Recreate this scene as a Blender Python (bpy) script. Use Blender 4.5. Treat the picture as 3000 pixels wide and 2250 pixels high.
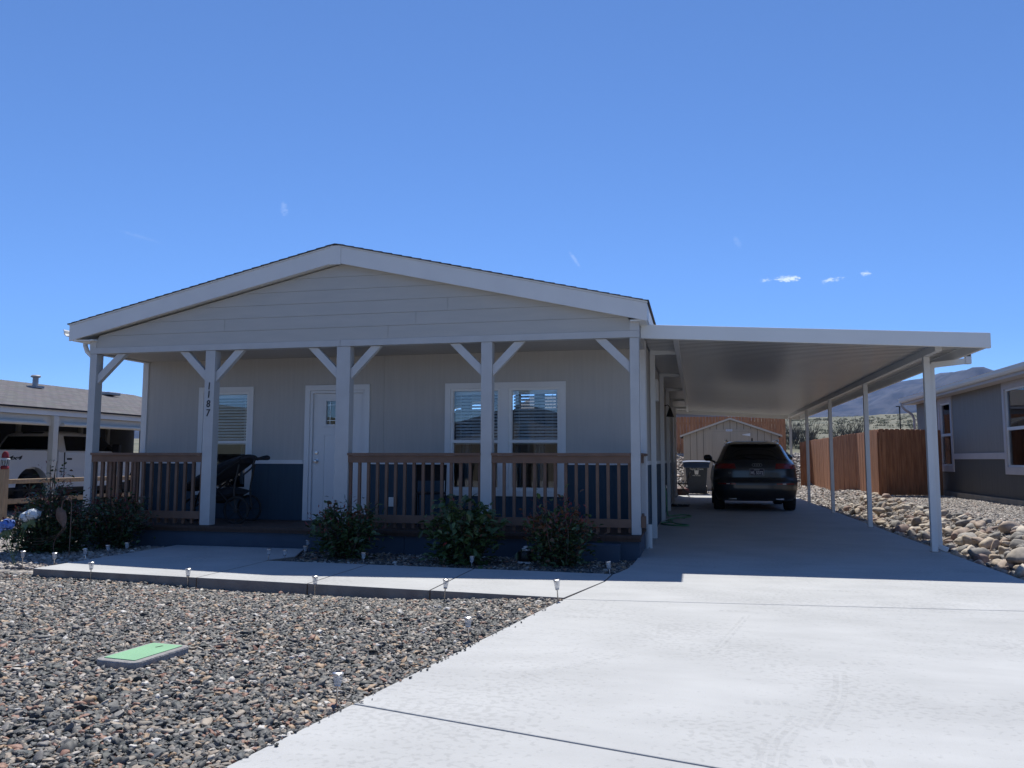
import bpy, bmesh, math, random
import numpy as np
from mathutils import Vector, Matrix, noise as mnoise
R=math.radians
random.seed(7); rng=np.random.default_rng(7)
for o in list(bpy.data.objects): bpy.data.objects.remove(o)
scn=bpy.context.scene; col=scn.collection
# ---------------------------------------------------------------- camera
CX,CD,CH,YAW,PIT,ROL,FPX=0.6789,10.2728,1.2053,0.2236,0.0934,-0.0024,2361.76
cam=bpy.data.cameras.new('camera'); co=bpy.data.objects.new('camera',cam); col.objects.link(co)
cam.sensor_width=36; cam.lens=FPX/3000*36; cam.clip_start=.05; cam.clip_end=12000
fw=Vector((-math.sin(YAW)*math.cos(PIT),math.cos(YAW)*math.cos(PIT),math.sin(PIT)))
rt=Vector((math.cos(YAW),math.sin(YAW),0)); up=rt.cross(fw)
rt2=rt*math.cos(ROL)-up*math.sin(ROL); up2=rt*math.sin(ROL)+up*math.cos(ROL)
co.matrix_world=Matrix(((rt2.x,up2.x,-fw.x,CX),(rt2.y,up2.y,-fw.y,-CD),(rt2.z,up2.z,-fw.z,CH),(0,0,0,1)))
scn.camera=co
scn.render.resolution_x=1024; scn.render.resolution_y=768
# ---------------------------------------------------------------- light
SUN=Vector((-.12,.56,1)).normalized()
sl=bpy.data.lights.new('sun','SUN'); sl.energy=5.0; sl.angle=R(.53); sl.color=(1,.962,.895)
so=bpy.data.objects.new('sun',sl); col.objects.link(so); so.location=(0,0,60)
so.rotation_euler=SUN.to_track_quat('Z','Y').to_euler()
wd=bpy.data.worlds.new('World'); scn.world=wd; wd.use_nodes=True
nt=wd.node_tree; N=nt.nodes; L=nt.links; bg=N['Background']
sky=N.new('ShaderNodeTexSky'); sky.sky_type='NISHITA'; sky.sun_disc=False
sky.sun_elevation=math.asin(SUN.z); sky.sun_rotation=math.atan2(SUN.x,SUN.y)
sky.altitude=3000; sky.air_density=.9; sky.dust_density=0.0; sky.ozone_density=5.0
SKYS=0.105
bg.inputs['Strength'].default_value=SKYS
scn.view_settings.view_transform='Standard'; scn.view_settings.look='None'
scn.view_settings.exposure=0.3; scn.view_settings.gamma=1
# clouds: small puffs and wisps at fixed directions of the sky
tc=N.new('ShaderNodeTexCoord')
def mnode(op,a,b=None,c=None):
    n=N.new('ShaderNodeMath'); n.operation=op
    for i,v in enumerate((a,b,c)):
        if v is None: continue
        if isinstance(v,(int,float)): n.inputs[i].default_value=v
        else: L.new(v,n.inputs[i])
    return n.outputs[0]
def dot(vec,v):
    n=N.new('ShaderNodeVectorMath'); n.operation='DOT_PRODUCT'; L.new(vec,n.inputs[0]); n.inputs[1].default_value=v; return n.outputs['Value']
nz=N.new('ShaderNodeTexNoise'); nz.inputs['Scale'].default_value=230; nz.inputs['Detail'].default_value=9; nz.inputs['Roughness'].default_value=.68
mp=N.new('ShaderNodeMapping'); mp.inputs['Scale'].default_value=(1,1,2.2); L.new(tc.outputs['Generated'],mp.inputs[0]); L.new(mp.outputs[0],nz.inputs[0])
total=None
# azimuth (deg from +Y, clockwise), elevation, half width, half height, tilt, strength, noise threshold
CL=[(6.35,12.15,.95,.27,-2,.85,.30),(4.9,12.15,.5,.22,6,.5,.42),(9.1,11.85,1.0,.24,8,.6,.40),(11.2,12.1,.42,.2,0,.65,.32),
    (-8.3,14.1,.75,.16,-55,.14,.2),(-29.0,16.9,.32,.6,12,.13,.25),(3.1,14.8,.5,.22,-60,.08,.2),(-38,14.2,1.5,.12,-12,.06,.2)]
for az,el,hw,hh,tl,st,th in CL:
    a=R(az); e=R(el); c=Vector((math.sin(a)*math.cos(e),math.cos(a)*math.cos(e),math.sin(e)))
    t1=Vector((math.cos(a),-math.sin(a),0)); t2=t1.cross(c)
    tt=R(tl); u=(t1*math.cos(tt)+t2*math.sin(tt))/R(hw); v=(-t1*math.sin(tt)+t2*math.cos(tt))/R(hh)
    du=mnode('SUBTRACT',dot(tc.outputs['Generated'],u),u.dot(c)); dv=mnode('SUBTRACT',dot(tc.outputs['Generated'],v),v.dot(c))
    r2=mnode('ADD',mnode('MULTIPLY',du,du),mnode('MULTIPLY',dv,dv))
    fall=mnode('MAXIMUM',mnode('SUBTRACT',1,r2),0)
    m=mnode('ADD',mnode('MULTIPLY',nz.outputs[0],2.6),mnode('SUBTRACT',mnode('MULTIPLY',fall,.62),th+1.18))
    m=mnode('MULTIPLY',mnode('MAXIMUM',m,0),1.9); m=mnode('MINIMUM',m,1)
    fr=dot(tc.outputs['Generated'],c); m=mnode('MULTIPLY',mnode('MULTIPLY',m,mnode('GREATER_THAN',fr,.8)),st)
    m=mnode('MULTIPLY',m,mnode('MINIMUM',mnode('MULTIPLY',fall,3),1))
    total=m if total is None else mnode('MAXIMUM',total,m)
mx=N.new('ShaderNodeMixRGB'); L.new(total,mx.inputs[0]); mx.inputs[2].default_value=(8.6,9.6,10.6,1)
tint=N.new('ShaderNodeMixRGB'); tint.blend_type='MULTIPLY'; tint.inputs[0].default_value=1; tint.inputs[2].default_value=(1.03,1.19,1.36,1)
L.new(sky.outputs[0],tint.inputs[1]); L.new(tint.outputs[0],mx.inputs[1]); L.new(mx.outputs[0],bg.inputs['Color'])
# ---------------------------------------------------------------- helpers
OFF={}
def tag(o,label=None,cat=None,group=None,kind=None):
    if label: o['label']=label
    if cat: o['category']=cat
    if group: o['group']=group
    if kind: o['kind']=kind
    return o
def thing(name,loc,label,cat,group=None):
    o=bpy.data.objects.new(name,None); col.objects.link(o); o.location=loc; OFF[o.name]=Vector(loc); o.empty_display_size=.2
    return tag(o,label,cat,group)
def link_mesh(name,me,parent=None,loc=None):
    o=bpy.data.objects.new(name,me); col.objects.link(o)
    if parent: o.parent=parent; OFF[o.name]=OFF[parent.name]
    else:
        OFF[o.name]=Vector(loc) if loc is not None else Vector((0,0,0)); o.location=OFF[o.name]
    return o
class MB:
    def __init__(s): s.v=[]; s.f=[]; s.mi=[]; s.m=0
    def add(s,vs,fs):
        b=len(s.v); s.v+= [tuple(v) for v in vs]; s.f+=[tuple(i+b for i in f) for f in fs]; s.mi+=[s.m]*len(fs); return s
    def box(s,x0,x1,y0,y1,z0,z1):
        return s.add([(x0,y0,z0),(x1,y0,z0),(x1,y1,z0),(x0,y1,z0),(x0,y0,z1),(x1,y0,z1),(x1,y1,z1),(x0,y1,z1)],
          [(0,3,2,1),(4,5,6,7),(0,1,5,4),(1,2,6,5),(2,3,7,6),(3,0,4,7)])
    def beam(s,p,q,w,h,upv=(0,0,1)):   # bar from p to q, width w (side), height h (along up)
        p=Vector(p);q=Vector(q);d=(q-p).normalized();u=Vector(upv);sd=d.cross(u).normalized();u=sd.cross(d).normalized()
        vs=[]
        for c in (p,q):
            for a,b in ((-1,-1),(1,-1),(1,1),(-1,1)): vs.append(c+sd*a*w/2+u*b*h/2)
        return s.add(vs,[(0,3,2,1),(4,5,6,7),(0,1,5,4),(1,2,6,5),(2,3,7,6),(3,0,4,7)])
    def prism(s,poly,axis,a,b):  # poly 2D; axis 'y': poly=(x,z) extruded y a..b ; 'z': (x,y); 'x': (y,z)
        n=len(poly); f={'y':lambda p,t:(p[0],t,p[1]),'z':lambda p,t:(p[0],p[1],t),'x':lambda p,t:(t,p[0],p[1])}[axis]
        vs=[f(p,a) for p in poly]+[f(p,b) for p in poly]
        return s.add(vs,[tuple(range(n))[::-1],tuple(range(n,2*n))]+[(i,(i+1)%n,(i+1)%n+n,i+n) for i in range(n)])
    def lathe(s,prof,c=(0,0,0),n=16,axis='z',caps=True):
        vs=[];fs=[];c=Vector(c)
        for r,z in prof:
            for k in range(n):
                a=2*math.pi*k/n; x,y=r*math.cos(a),r*math.sin(a)
                vs.append(c+Vector({'z':(x,y,z),'y':(x,z,y),'x':(z,x,y)}[axis]))
        m=len(prof)
        for i in range(m-1):
            for k in range(n): k2=(k+1)%n; fs.append((i*n+k,i*n+k2,(i+1)*n+k2,(i+1)*n+k))
        if caps: fs.append(tuple(range(n))[::-1]); fs.append(tuple(range((m-1)*n,m*n)))
        return s.add(vs,fs)
    def tube(s,pts,r,n=8,closed=False):
        pts=[Vector(p) for p in pts]; vs=[];fs=[]; m=len(pts); pu=None
        for i,p in enumerate(pts):
            a=pts[i-1] if i or closed else p; b=pts[(i+1)%m] if i<m-1 or closed else p
            d=(b-a).normalized(); u=pu if pu is not None else (Vector((0,0,1)) if abs(d.z)<.9 else Vector((1,0,0)))
            sd=d.cross(u).normalized(); u=sd.cross(d).normalized(); pu=u; rr=r[i] if isinstance(r,(list,tuple)) else r
            for k in range(n):
                t=2*math.pi*k/n; vs.append(p+sd*math.cos(t)*rr+u*math.sin(t)*rr)
        for i in range(m if closed else m-1):
            j=(i+1)%m
            for k in range(n): k2=(k+1)%n; fs.append((i*n+k,i*n+k2,j*n+k2,j*n+k))
        if not closed: fs.append(tuple(range(n))[::-1]); fs.append(tuple(range((m-1)*n,m*n)))
        return s.add(vs,fs)
    def mesh(s,name,mats,off=Vector((0,0,0)),smooth=False):
        me=bpy.data.meshes.new(name); me.from_pydata([(v[0]-off.x,v[1]-off.y,v[2]-off.z) for v in s.v],[],s.f)
        if not isinstance(mats,(list,tuple)): mats=[mats]
        for m in mats: me.materials.append(m)
        me.polygons.foreach_set('material_index',s.mi)
        bm=bmesh.new(); bm.from_mesh(me); bmesh.ops.recalc_face_normals(bm,faces=bm.faces); bm.to_mesh(me); bm.free()
        if smooth:
            me.polygons.foreach_set('use_smooth',[True]*len(me.polygons)); me.set_sharp_from_angle(angle=R(38))
        return me
    def build(s,name,mats,parent=None,loc=None,smooth=False,bevel=0):
        off=OFF[parent.name] if parent else (Vector(loc) if loc is not None else Vector((0,0,0)))
        o=link_mesh(name,s.mesh(name,mats,off,smooth),parent,loc)
        if bevel:
            b=o.modifiers.new('bevel','BEVEL'); b.width=bevel; b.segments=2; b.limit_method='ANGLE'; b.angle_limit=R(40)
        return o
def grid_surface(rows):  # rows of points -> verts, faces
    n=len(rows[0]); vs=[p for r in rows for p in r]
    return vs,[(i*n+j,i*n+j+1,(i+1)*n+j+1,(i+1)*n+j) for i in range(len(rows)-1) for j in range(n-1)]
def smooth_path(p,n=6):
    out=[];p=[Vector(q) for q in p]
    for i in range(len(p)-1):
        a=p[max(i-1,0)];b_=p[i];c=p[i+1];d=p[min(i+2,len(p)-1)]
        for k in range(n):
            t=k/n; out.append(.5*((2*b_)+(c-a)*t+(2*a-5*b_+4*c-d)*t*t+(3*b_-a-3*c+d)*t**3))
    out.append(p[-1]); return out
# ---------------------------------------------------------------- materials
def mat(name,c1,c2=None,scale=8,rough=.8,bump=0,bscale=None,stretch=(1,1,1),metal=0,spec=.5,detail=5,world=False,coat=0,ramp=(.35,.65)):
    m=bpy.data.materials.new(name); m.use_nodes=True; t=m.node_tree; n=t.nodes; l=t.links; b=n['Principled BSDF']
    b.inputs['Roughness'].default_value=rough; b.inputs['Metallic'].default_value=metal; b.inputs['Specular IOR Level'].default_value=spec
    b.inputs['Coat Weight'].default_value=coat; b.inputs['Coat Roughness'].default_value=.05
    c2=c2 or tuple(x*.9 for x in c1)
    tcx=n.new('ShaderNodeTexCoord'); mpx=n.new('ShaderNodeMapping'); mpx.inputs['Scale'].default_value=stretch
    if world: g=n.new('ShaderNodeNewGeometry'); l.new(g.outputs['Position'],mpx.inputs[0])
    else: l.new(tcx.outputs['Object'],mpx.inputs[0])
    nz=n.new('ShaderNodeTexNoise'); nz.inputs['Scale'].default_value=scale; nz.inputs['Detail'].default_value=detail; l.new(mpx.outputs[0],nz.inputs[0])
    r=n.new('ShaderNodeValToRGB'); r.color_ramp.elements[0].position=ramp[0]; r.color_ramp.elements[1].position=ramp[1]
    r.color_ramp.elements[0].color=(*c1,1); r.color_ramp.elements[1].color=(*c2,1)
    l.new(nz.outputs[0],r.inputs[0]); l.new(r.outputs[0],b.inputs['Base Color'])
    if bump:
        nb=n.new('ShaderNodeTexNoise'); nb.inputs['Scale'].default_value=bscale or scale*4; nb.inputs['Detail'].default_value=4; l.new(mpx.outputs[0],nb.inputs[0])
        bp=n.new('ShaderNodeBump'); bp.inputs['Strength'].default_value=bump; bp.inputs['Distance'].default_value=.01
        l.new(nb.outputs[0],bp.inputs['Height']); l.new(bp.outputs[0],b.inputs['Normal'])
    m['r']=1
    return m
def T(m): return m.node_tree,m.node_tree.nodes,m.node_tree.links,m.node_tree.nodes['Principled BSDF']
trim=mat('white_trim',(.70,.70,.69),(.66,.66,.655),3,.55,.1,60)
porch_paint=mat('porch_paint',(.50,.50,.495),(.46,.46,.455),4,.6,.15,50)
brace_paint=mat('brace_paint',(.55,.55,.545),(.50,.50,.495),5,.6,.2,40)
siding=mat('beige_siding',(.46,.44,.41),(.43,.41,.385),2,.8,.35,9,(14,14,.6))
gablem=mat('gable_siding',(.47,.455,.425),(.44,.43,.405),2,.75,.25,14,(1,1,6))
navy=mat('navy_siding',(.034,.066,.098),(.029,.056,.085),2,.75,.35,9,(14,14,.6))
skirtm=mat('slate_skirt',(.055,.08,.115),(.045,.067,.10),3,.8,.2,30)
brown=mat('brown_stain',(.19,.11,.074),(.155,.09,.06),6,.65,.25,20,(1,1,1))
nail=mat('joint_caulk',(.39,.38,.355),None); deckm=mat('deck_boards',(.075,.045,.034),(.055,.034,.026),5,.75,.3,20,(10,1,1))
alum=mat('white_aluminium',(.74,.74,.72),(.71,.71,.69),2,.42)
pan=mat('carport_pan',(.72,.71,.67),(.68,.67,.64),1.5,.28,metal=0.15)
doorm=mat('door_paint',(.68,.69,.70),(.66,.67,.68),2,.45)
steel=mat('brushed_steel',(.55,.55,.55),(.45,.45,.45),20,.25,metal=1)
blackm=mat('black_plastic',(.012,.012,.013),(.02,.02,.02),10,.45)
fabric=mat('black_fabric',(.012,.013,.016),(.02,.02,.024),40,.9,.2,120)
dark=mat('dark_interior',(.02,.02,.022),(.012,.012,.014),2,.9)
blind=mat('blind_slat',(.82,.82,.80),(.76,.76,.74),5,.6)
curtain=mat('curtain_cloth',(.30,.29,.27),(.12,.12,.12),5,.9,stretch=(6,6,.3))
wood=mat('red_cedar',(.46,.205,.095),(.29,.12,.055),3,.8,.4,20,(7,7,.7))
wood2=mat('tan_lumber',(.42,.30,.19),(.32,.23,.15),4,.8,.3,20,(6,6,1))
shedm=mat('tan_shed_siding',(.44,.37,.28),(.40,.34,.26),2,.8,.2,15,(6,6,.6))
shedt=mat('shed_trim',(.55,.48,.38),(.52,.45,.36),3,.7)
def glass_mat(name,tintc=(.9,.95,.95),refl=.16,rough=.01):
    m=bpy.data.materials.new(name); m.use_nodes=True; t=m.node_tree;n=t.nodes;l=t.links;n.remove(n['Principled BSDF'])
    tr=n.new('ShaderNodeBsdfTransparent'); tr.inputs[0].default_value=(*tintc,1)
    gl=n.new('ShaderNodeBsdfGlossy'); gl.inputs['Roughness'].default_value=rough; gl.inputs[0].default_value=(.95,.97,1,1)
    lw=n.new('ShaderNodeFresnel'); lw.inputs[0].default_value=1.5
    ad=n.new('ShaderNodeMath'); ad.operation='ADD'; ad.inputs[1].default_value=refl; ad.use_clamp=True; l.new(lw.outputs[0],ad.inputs[0])
    mxx=n.new('ShaderNodeMixShader'); l.new(ad.outputs[0],mxx.inputs[0]); l.new(tr.outputs[0],mxx.inputs[1]); l.new(gl.outputs[0],mxx.inputs[2])
    l.new(mxx.outputs[0],n['Material Output'].inputs[0]); return m
winglass=glass_mat('window_glass',(.88,.93,.96),.015)
carglass=glass_mat('tinted_glass',(.05,.06,.06),.03)
clear=glass_mat('clear_plastic',(.86,.88,.88),.10,.08)
# shingles
shingle=mat('asphalt_shingles',(.075,.07,.078),(.04,.038,.045),3,.9)
def shingle_nodes(m,ax=0):
    t,n,l,b=T(m); g=n.new('ShaderNodeTexCoord'); mp=n.new('ShaderNodeMapping'); l.new(g.outputs['UV'],mp.inputs[0])
    br=n.new('ShaderNodeTexBrick'); br.inputs['Scale'].default_value=1; br.inputs['Brick Width'].default_value=.28; br.inputs['Row Height'].default_value=.14
    br.inputs['Mortar Size'].default_value=.008; br.inputs['Color1'].default_value=(.135,.125,.13,1); br.inputs['Color2'].default_value=(.085,.08,.086,1); br.inputs['Mortar'].default_value=(.03,.03,.033,1)
    br.inputs['Bias'].default_value=-.1
    l.new(mp.outputs[0],br.inputs[0]); nz=n.new('ShaderNodeTexNoise'); nz.inputs['Scale'].default_value=3; l.new(mp.outputs[0],nz.inputs[0])
    mx=n.new('ShaderNodeMixRGB'); mx.blend_type='MULTIPLY'; mx.inputs[0].default_value=.35; l.new(br.outputs[0],mx.inputs[1]); l.new(nz.outputs[1],mx.inputs[2]); l.new(mx.outputs[0],b.inputs['Base Color'])
    bp=n.new('ShaderNodeBump'); bp.inputs['Strength'].default_value=.6; bp.inputs['Distance'].default_value=.01; l.new(br.outputs['Fac'],bp.inputs['Height']); bp.invert=True; l.new(bp.outputs[0],b.inputs['Normal'])
shingle_nodes(shingle)
# concrete
def concrete(name,a,b_,lines=True,world=True):
    m=mat(name,a,b_,1.3,.82,.18,90,world=True,ramp=(.3,.7)); t,n,l,b=T(m)
    g=n.new('ShaderNodeNewGeometry'); src=b.inputs['Base Color'].links[0].from_socket
    # broom streaks
    mp=n.new('ShaderNodeMapping'); mp.inputs['Scale'].default_value=(1.1,3.2,1); l.new(g.outputs['Position'],mp.inputs[0])
    s=n.new('ShaderNodeTexNoise'); s.inputs['Scale'].default_value=1.6; s.inputs['Detail'].default_value=6; l.new(mp.outputs[0],s.inputs[0])
    rs=n.new('ShaderNodeValToRGB'); rs.color_ramp.elements[0].position=.3; rs.color_ramp.elements[1].position=.62; rs.color_ramp.elements[0].color=(.90,.90,.90,1); rs.color_ramp.elements[1].color=(1,1,1,1); l.new(s.outputs[0],rs.inputs[0])
    m1=n.new('ShaderNodeMixRGB'); m1.blend_type='MULTIPLY'; m1.inputs[0].default_value=.75; l.new(src,m1.inputs[1]); l.new(rs.outputs[0],m1.inputs[2])
    # fine pocks, gathered in patches
    mp2=n.new('ShaderNodeMapping'); mp2.inputs['Scale'].default_value=(26,30,1); l.new(g.outputs['Position'],mp2.inputs[0])
    p=n.new('ShaderNodeTexNoise'); p.inputs['Scale'].default_value=1; p.inputs['Detail'].default_value=3; l.new(mp2.outputs[0],p.inputs[0])
    p2=n.new('ShaderNodeTexNoise'); p2.inputs['Scale'].default_value=.9; p2.inputs['Detail'].default_value=2; l.new(g.outputs['Position'],p2.inputs[0])
    ad=n.new('ShaderNodeMath'); ad.operation='MULTIPLY_ADD'; ad.inputs[1].default_value=.55; l.new(p2.outputs[0],ad.inputs[0]); l.new(p.outputs[0],ad.inputs[2])
    rp=n.new('ShaderNodeValToRGB'); rp.color_ramp.elements[0].position=.84; rp.color_ramp.elements[1].position=.93; rp.color_ramp.elements[0].color=(1,1,1,1); rp.color_ramp.elements[1].color=(.84,.84,.84,1); l.new(ad.outputs[0],rp.inputs[0])
    m2=n.new('ShaderNodeMixRGB'); m2.blend_type='MULTIPLY'; m2.inputs[0].default_value=.8; l.new(m1.outputs[0],m2.inputs[1]); l.new(rp.outputs[0],m2.inputs[2]); l.new(m2.outputs[0],b.inputs['Base Color'])
    return m
conc=concrete('concrete',(.385,.39,.385),(.445,.45,.444))
conc_old=mat('footing_concrete',(.27,.25,.21),(.20,.19,.17),4,.9,.3,40)
tyremark=mat('tyre_dust_mark',(.28,.28,.275),(.34,.34,.335),30,.85,world=True)
t,n,l,b=T(tyremark); tmx=n.new('ShaderNodeMixShader'); tmt=n.new('ShaderNodeBsdfTransparent'); tmn=n.new('ShaderNodeTexNoise'); tmn.inputs['Scale'].default_value=60; tmr=n.new('ShaderNodeMapRange'); tmr.inputs[1].default_value=.35; tmr.inputs[2].default_value=.7; tmr.inputs[3].default_value=0; tmr.inputs[4].default_value=.13
l.new(tmn.outputs[0],tmr.inputs[0]); l.new(tmr.outputs[0],tmx.inputs[0]); l.new(tmt.outputs[0],tmx.inputs[1]); l.new(b.outputs[0],tmx.inputs[2]); l.new(tmx.outputs[0],n['Material Output'].inputs[0])
# stone materials
def stone_mat(name,cols,rough=.75,noise_scale=30,dark_amt=.25,coord='Object'):
    m=bpy.data.materials.new(name); m.use_nodes=True; t,n,l,b=T(m); b.inputs['Roughness'].default_value=rough
    oi=n.new('ShaderNodeObjectInfo'); r=n.new('ShaderNodeValToRGB'); cr=r.color_ramp; cr.interpolation='CONSTANT'
    k=len(cols)
    while len(cr.elements)<k: cr.elements.new(.5)
    acc=0; tot=sum(c[0] for c in cols)
    for i,c in enumerate(cols): cr.elements[i].position=min(acc/tot,.999); cr.elements[i].color=(*c[1],1); acc+=c[0]
    l.new(oi.outputs['Random'],r.inputs[0])
    tx=n.new('ShaderNodeTexCoord'); nz=n.new('ShaderNodeTexNoise'); nz.inputs['Scale'].default_value=noise_scale; nz.inputs['Detail'].default_value=4; l.new(tx.outputs[coord],nz.inputs[0])
    rr=n.new('ShaderNodeValToRGB'); rr.color_ramp.elements[0].position=.3; rr.color_ramp.elements[1].position=.7; v=1-dark_amt; rr.color_ramp.elements[0].color=(v,v,v,1); rr.color_ramp.elements[1].color=(1.12,1.1,1.06,1); l.new(nz.outputs[0],rr.inputs[0])
    m2=n.new('ShaderNodeMixRGB'); m2.blend_type='MULTIPLY'; m2.inputs[0].default_value=1; l.new(r.outputs[0],m2.inputs[1]); l.new(rr.outputs[0],m2.inputs[2]); l.new(m2.outputs[0],b.inputs['Base Color'])
    bp=n.new('ShaderNodeBump'); bp.inputs['Strength'].default_value=.3; bp.inputs['Distance'].default_value=.004; l.new(nz.outputs[0],bp.inputs['Height']); l.new(bp.outputs[0],b.inputs['Normal'])
    return m
pebcols=[(11,(.046,.049,.050)),(12,(.080,.082,.081)),(9,(.052,.060,.057)),(9,(.13,.127,.12)),(9,(.23,.20,.165)),(7,(.34,.28,.22)),(4,(.28,.15,.105)),(3,(.46,.42,.37)),(8,(.085,.092,.095)),(6,(.19,.18,.17)),(4,(.38,.26,.16)),(2,(.55,.53,.50))]
pebcols_shuffled=[pebcols[i] for i in (0,5,1,9,3,6,2,7,8,4,10,11)]
pebble=stone_mat('pebble_stone',pebcols_shuffled,.6)
palecols=[(6,(.22,.20,.18)),(8,(.36,.33,.30)),(6,(.30,.27,.25)),(5,(.46,.42,.38)),(4,(.16,.155,.15)),(3,(.38,.29,.24)),(2,(.6,.57,.53))]
palepeb=stone_mat('pale_pebble_stone',palecols,.75)
rockm=stone_mat('river_rock_tan',[(3,(.46,.385,.30)),(3,(.56,.50,.42)),(2,(.39,.31,.25)),(2,(.35,.31,.265))],.8,5,.35)
rockg=stone_mat('river_rock_grey',[(3,(.27,.255,.235)),(2,(.33,.31,.285)),(2,(.21,.195,.185))],.8,5,.35)
rockr=stone_mat('river_rock_red',[(3,(.31,.215,.175)),(2,(.26,.19,.165)),(2,(.36,.26,.21))],.8,5,.35)
# ground gravel sheet: voronoi stones
groundm=bpy.data.materials.new('gravel_ground'); groundm.use_nodes=True
t,n,l,b=T(groundm); b.inputs['Roughness'].default_value=.85; g=n.new('ShaderNodeNewGeometry')
vo=n.new('ShaderNodeTexVoronoi'); vo.inputs['Scale'].default_value=22; l.new(g.outputs['Position'],vo.inputs[0])
sp=n.new('ShaderNodeSeparateColor'); l.new(vo.outputs['Color'],sp.inputs[0])
r=n.new('ShaderNodeValToRGB'); r.color_ramp.interpolation='CONSTANT'
for i in range(4): r.color_ramp.elements.new(.5)
for e,(p,c) in zip(r.color_ramp.elements,[(0,(.10,.10,.10)),(.25,(.20,.185,.17)),(.5,(.30,.27,.24)),(.7,(.16,.155,.15)),(.85,(.38,.34,.30)),(.95,(.5,.46,.42))]): e.position=p; e.color=(*c,1)
l.new(sp.outputs[0],r.inputs[0]); l.new(r.outputs[0],b.inputs['Base Color'])
bp=n.new('ShaderNodeBump'); bp.invert=True; bp.inputs['Strength'].default_value=1; bp.inputs['Distance'].default_value=.03; l.new(vo.outputs['Distance'],bp.inputs['Height']); l.new(bp.outputs[0],b.inputs['Normal'])
asphalt=mat('asphalt',(.06,.06,.062),(.045,.045,.047),30,.9,.4,150,world=True)
# ---------------------------------------------------------------- terrain
def sst(a,b,x): t=np.clip((x-a)/(b-a),0,1); return t*t*(3-2*t)
def gz(x,y):
    x=np.asarray(x,float); y=np.asarray(y,float)
    z=np.full(np.broadcast(x,y).shape,-.05)
    fy=(1-sst(-3.05,-2.4,y))                       # front yard, dips along the walk
    yw=-2.65-(x+6.45)*.08
    dip=.12*np.exp(-np.clip(yw-y,0,9)/.5)*(1-sst(-2.6,-.7,x))*(1-sst(-6.5,-7.3,x))
    z=z+fy*(.025-dip)
    ry=sst(-3.8,-1.2,y)*(1-sst(17,20,y)); ry2=sst(-3.5,1.5,y)
    z=z-ry*.19*sst(3.86,4.05,x)+(ry*.19+ry2*.26)*sst(4.3,5.7,x)
    back=sst(25.2,28.8,y)*(1-.25*sst(3,8,x)); z=z+back*1.47
    z=z+.018*np.sin(x*1.7+y*.9)*np.cos(y*1.3-x*.6)*np.where((x>-7)&(x<0.3)&(y>-2.4)&(y<20),0,1)
    far=np.clip(y-30,0,None); z=z-far*.06
    return z
xs=np.concatenate([np.linspace(-160,-26,28),np.arange(-25,-9,.6),np.arange(-9,9.01,.14),np.arange(9.6,26,.6),np.linspace(27,160,30)])
ys=np.concatenate([np.linspace(-90,-14,24),np.arange(-13,-10,.5),np.arange(-10,1,.14),np.arange(1,30,.3),np.arange(30.5,45,1)])
X,Y=np.meshgrid(xs,ys); Z=gz(X,Y)
def grid_mesh(name,X,Y,Z,m,smooth=True):
    ny,nx=X.shape; v=np.stack([X,Y,Z],-1).reshape(-1,3); i=np.arange(ny*nx).reshape(ny,nx)
    f=np.stack([i[:-1,:-1],i[:-1,1:],i[1:,1:],i[1:,:-1]],-1).reshape(-1,4)
    me=bpy.data.meshes.new(name); me.from_pydata(v.tolist(),[],f.tolist()); me.materials.append(m)
    if smooth: me.polygons.foreach_set('use_smooth',[True]*len(me.polygons))
    o=link_mesh(name,me); return o
tag(grid_mesh('ground',X,Y,Z,groundm),kind='structure')
# scrubby hillside and the mountain
hillm=mat('scrub_hillside',(.165,.155,.11),(.085,.09,.058),.16,.95,.6,2,world=True,ramp=(.35,.62),detail=8)
def fbm(x,y,s,o=5,seed=0):
    return np.array([[mnoise.fractal(Vector((a*s+seed,b*s,seed)),1.0,2.0,o) for a,b in zip(r1,r2)] for r1,r2 in zip(x,y)])
hx=np.concatenate([np.linspace(-420,-42,50),np.arange(-40,60,1.1),np.linspace(62,420,50)]); hy=np.concatenate([np.arange(29.6,75,.9),np.linspace(76,520,80)]); X,Y=np.meshgrid(hx,hy)
def hillz(X,Y,noise=True):
    el=np.interp(np.degrees(np.arctan2(X-CX,Y+CD)),[-60,-30,-5,5,8,11,14,20,40,60],[1.4,1.7,2.4,2.78,2.86,2.92,3.04,3.2,3.0,2.5])
    dist=np.hypot(X-CX,Y+CD); top=np.tan(np.radians(el))*150+CH
    b0=gz(X,np.full_like(Y,29.6)); t=np.clip((Y-29.6)/110,0,1)
    z=b0-.1+(top-b0)*(t**.85)*np.minimum(1,1)-np.clip(Y-150,0,None)*.02
    return z
Z=hillz(X,Y)+fbm(X,Y,.06)*.5*np.clip((Y-30)/20,0,1)
tag(grid_mesh('hillside',X,Y,Z,hillm),kind='structure')
mtn=mat('forested_mountain',(.045,.048,.056),(.008,.013,.020),.02,.95,1,.06,world=True,ramp=(.42,.6),detail=10)
th=np.linspace(R(-75),R(75),260); rr=np.linspace(1500,4200,50); TH,RR=np.meshgrid(th,rr)
X=RR*np.sin(TH); Y=RR*np.cos(TH)-10
azd=np.degrees(TH)
elev=np.interp(azd,[-75,-50,-35,-15,0,5,7,9,11,12.5,13.3,13.9,14.8,15.6,16.4,17,17.6,18.3,20,24,30,45,75],
   [1.2,1.6,2.0,2.2,2.9,3.4,3.9,4.35,4.8,5.15,5.33,5.32,5.5,5.74,5.58,5.56,5.66,5.6,5.3,5.0,4.4,3,2])
ramp_=sst(1500,3600,RR)*np.where(RR>3600,1-.25*(RR-3600)/600,1)
ridge=fbm(X,Y,.0022,6,3.1)
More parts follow.
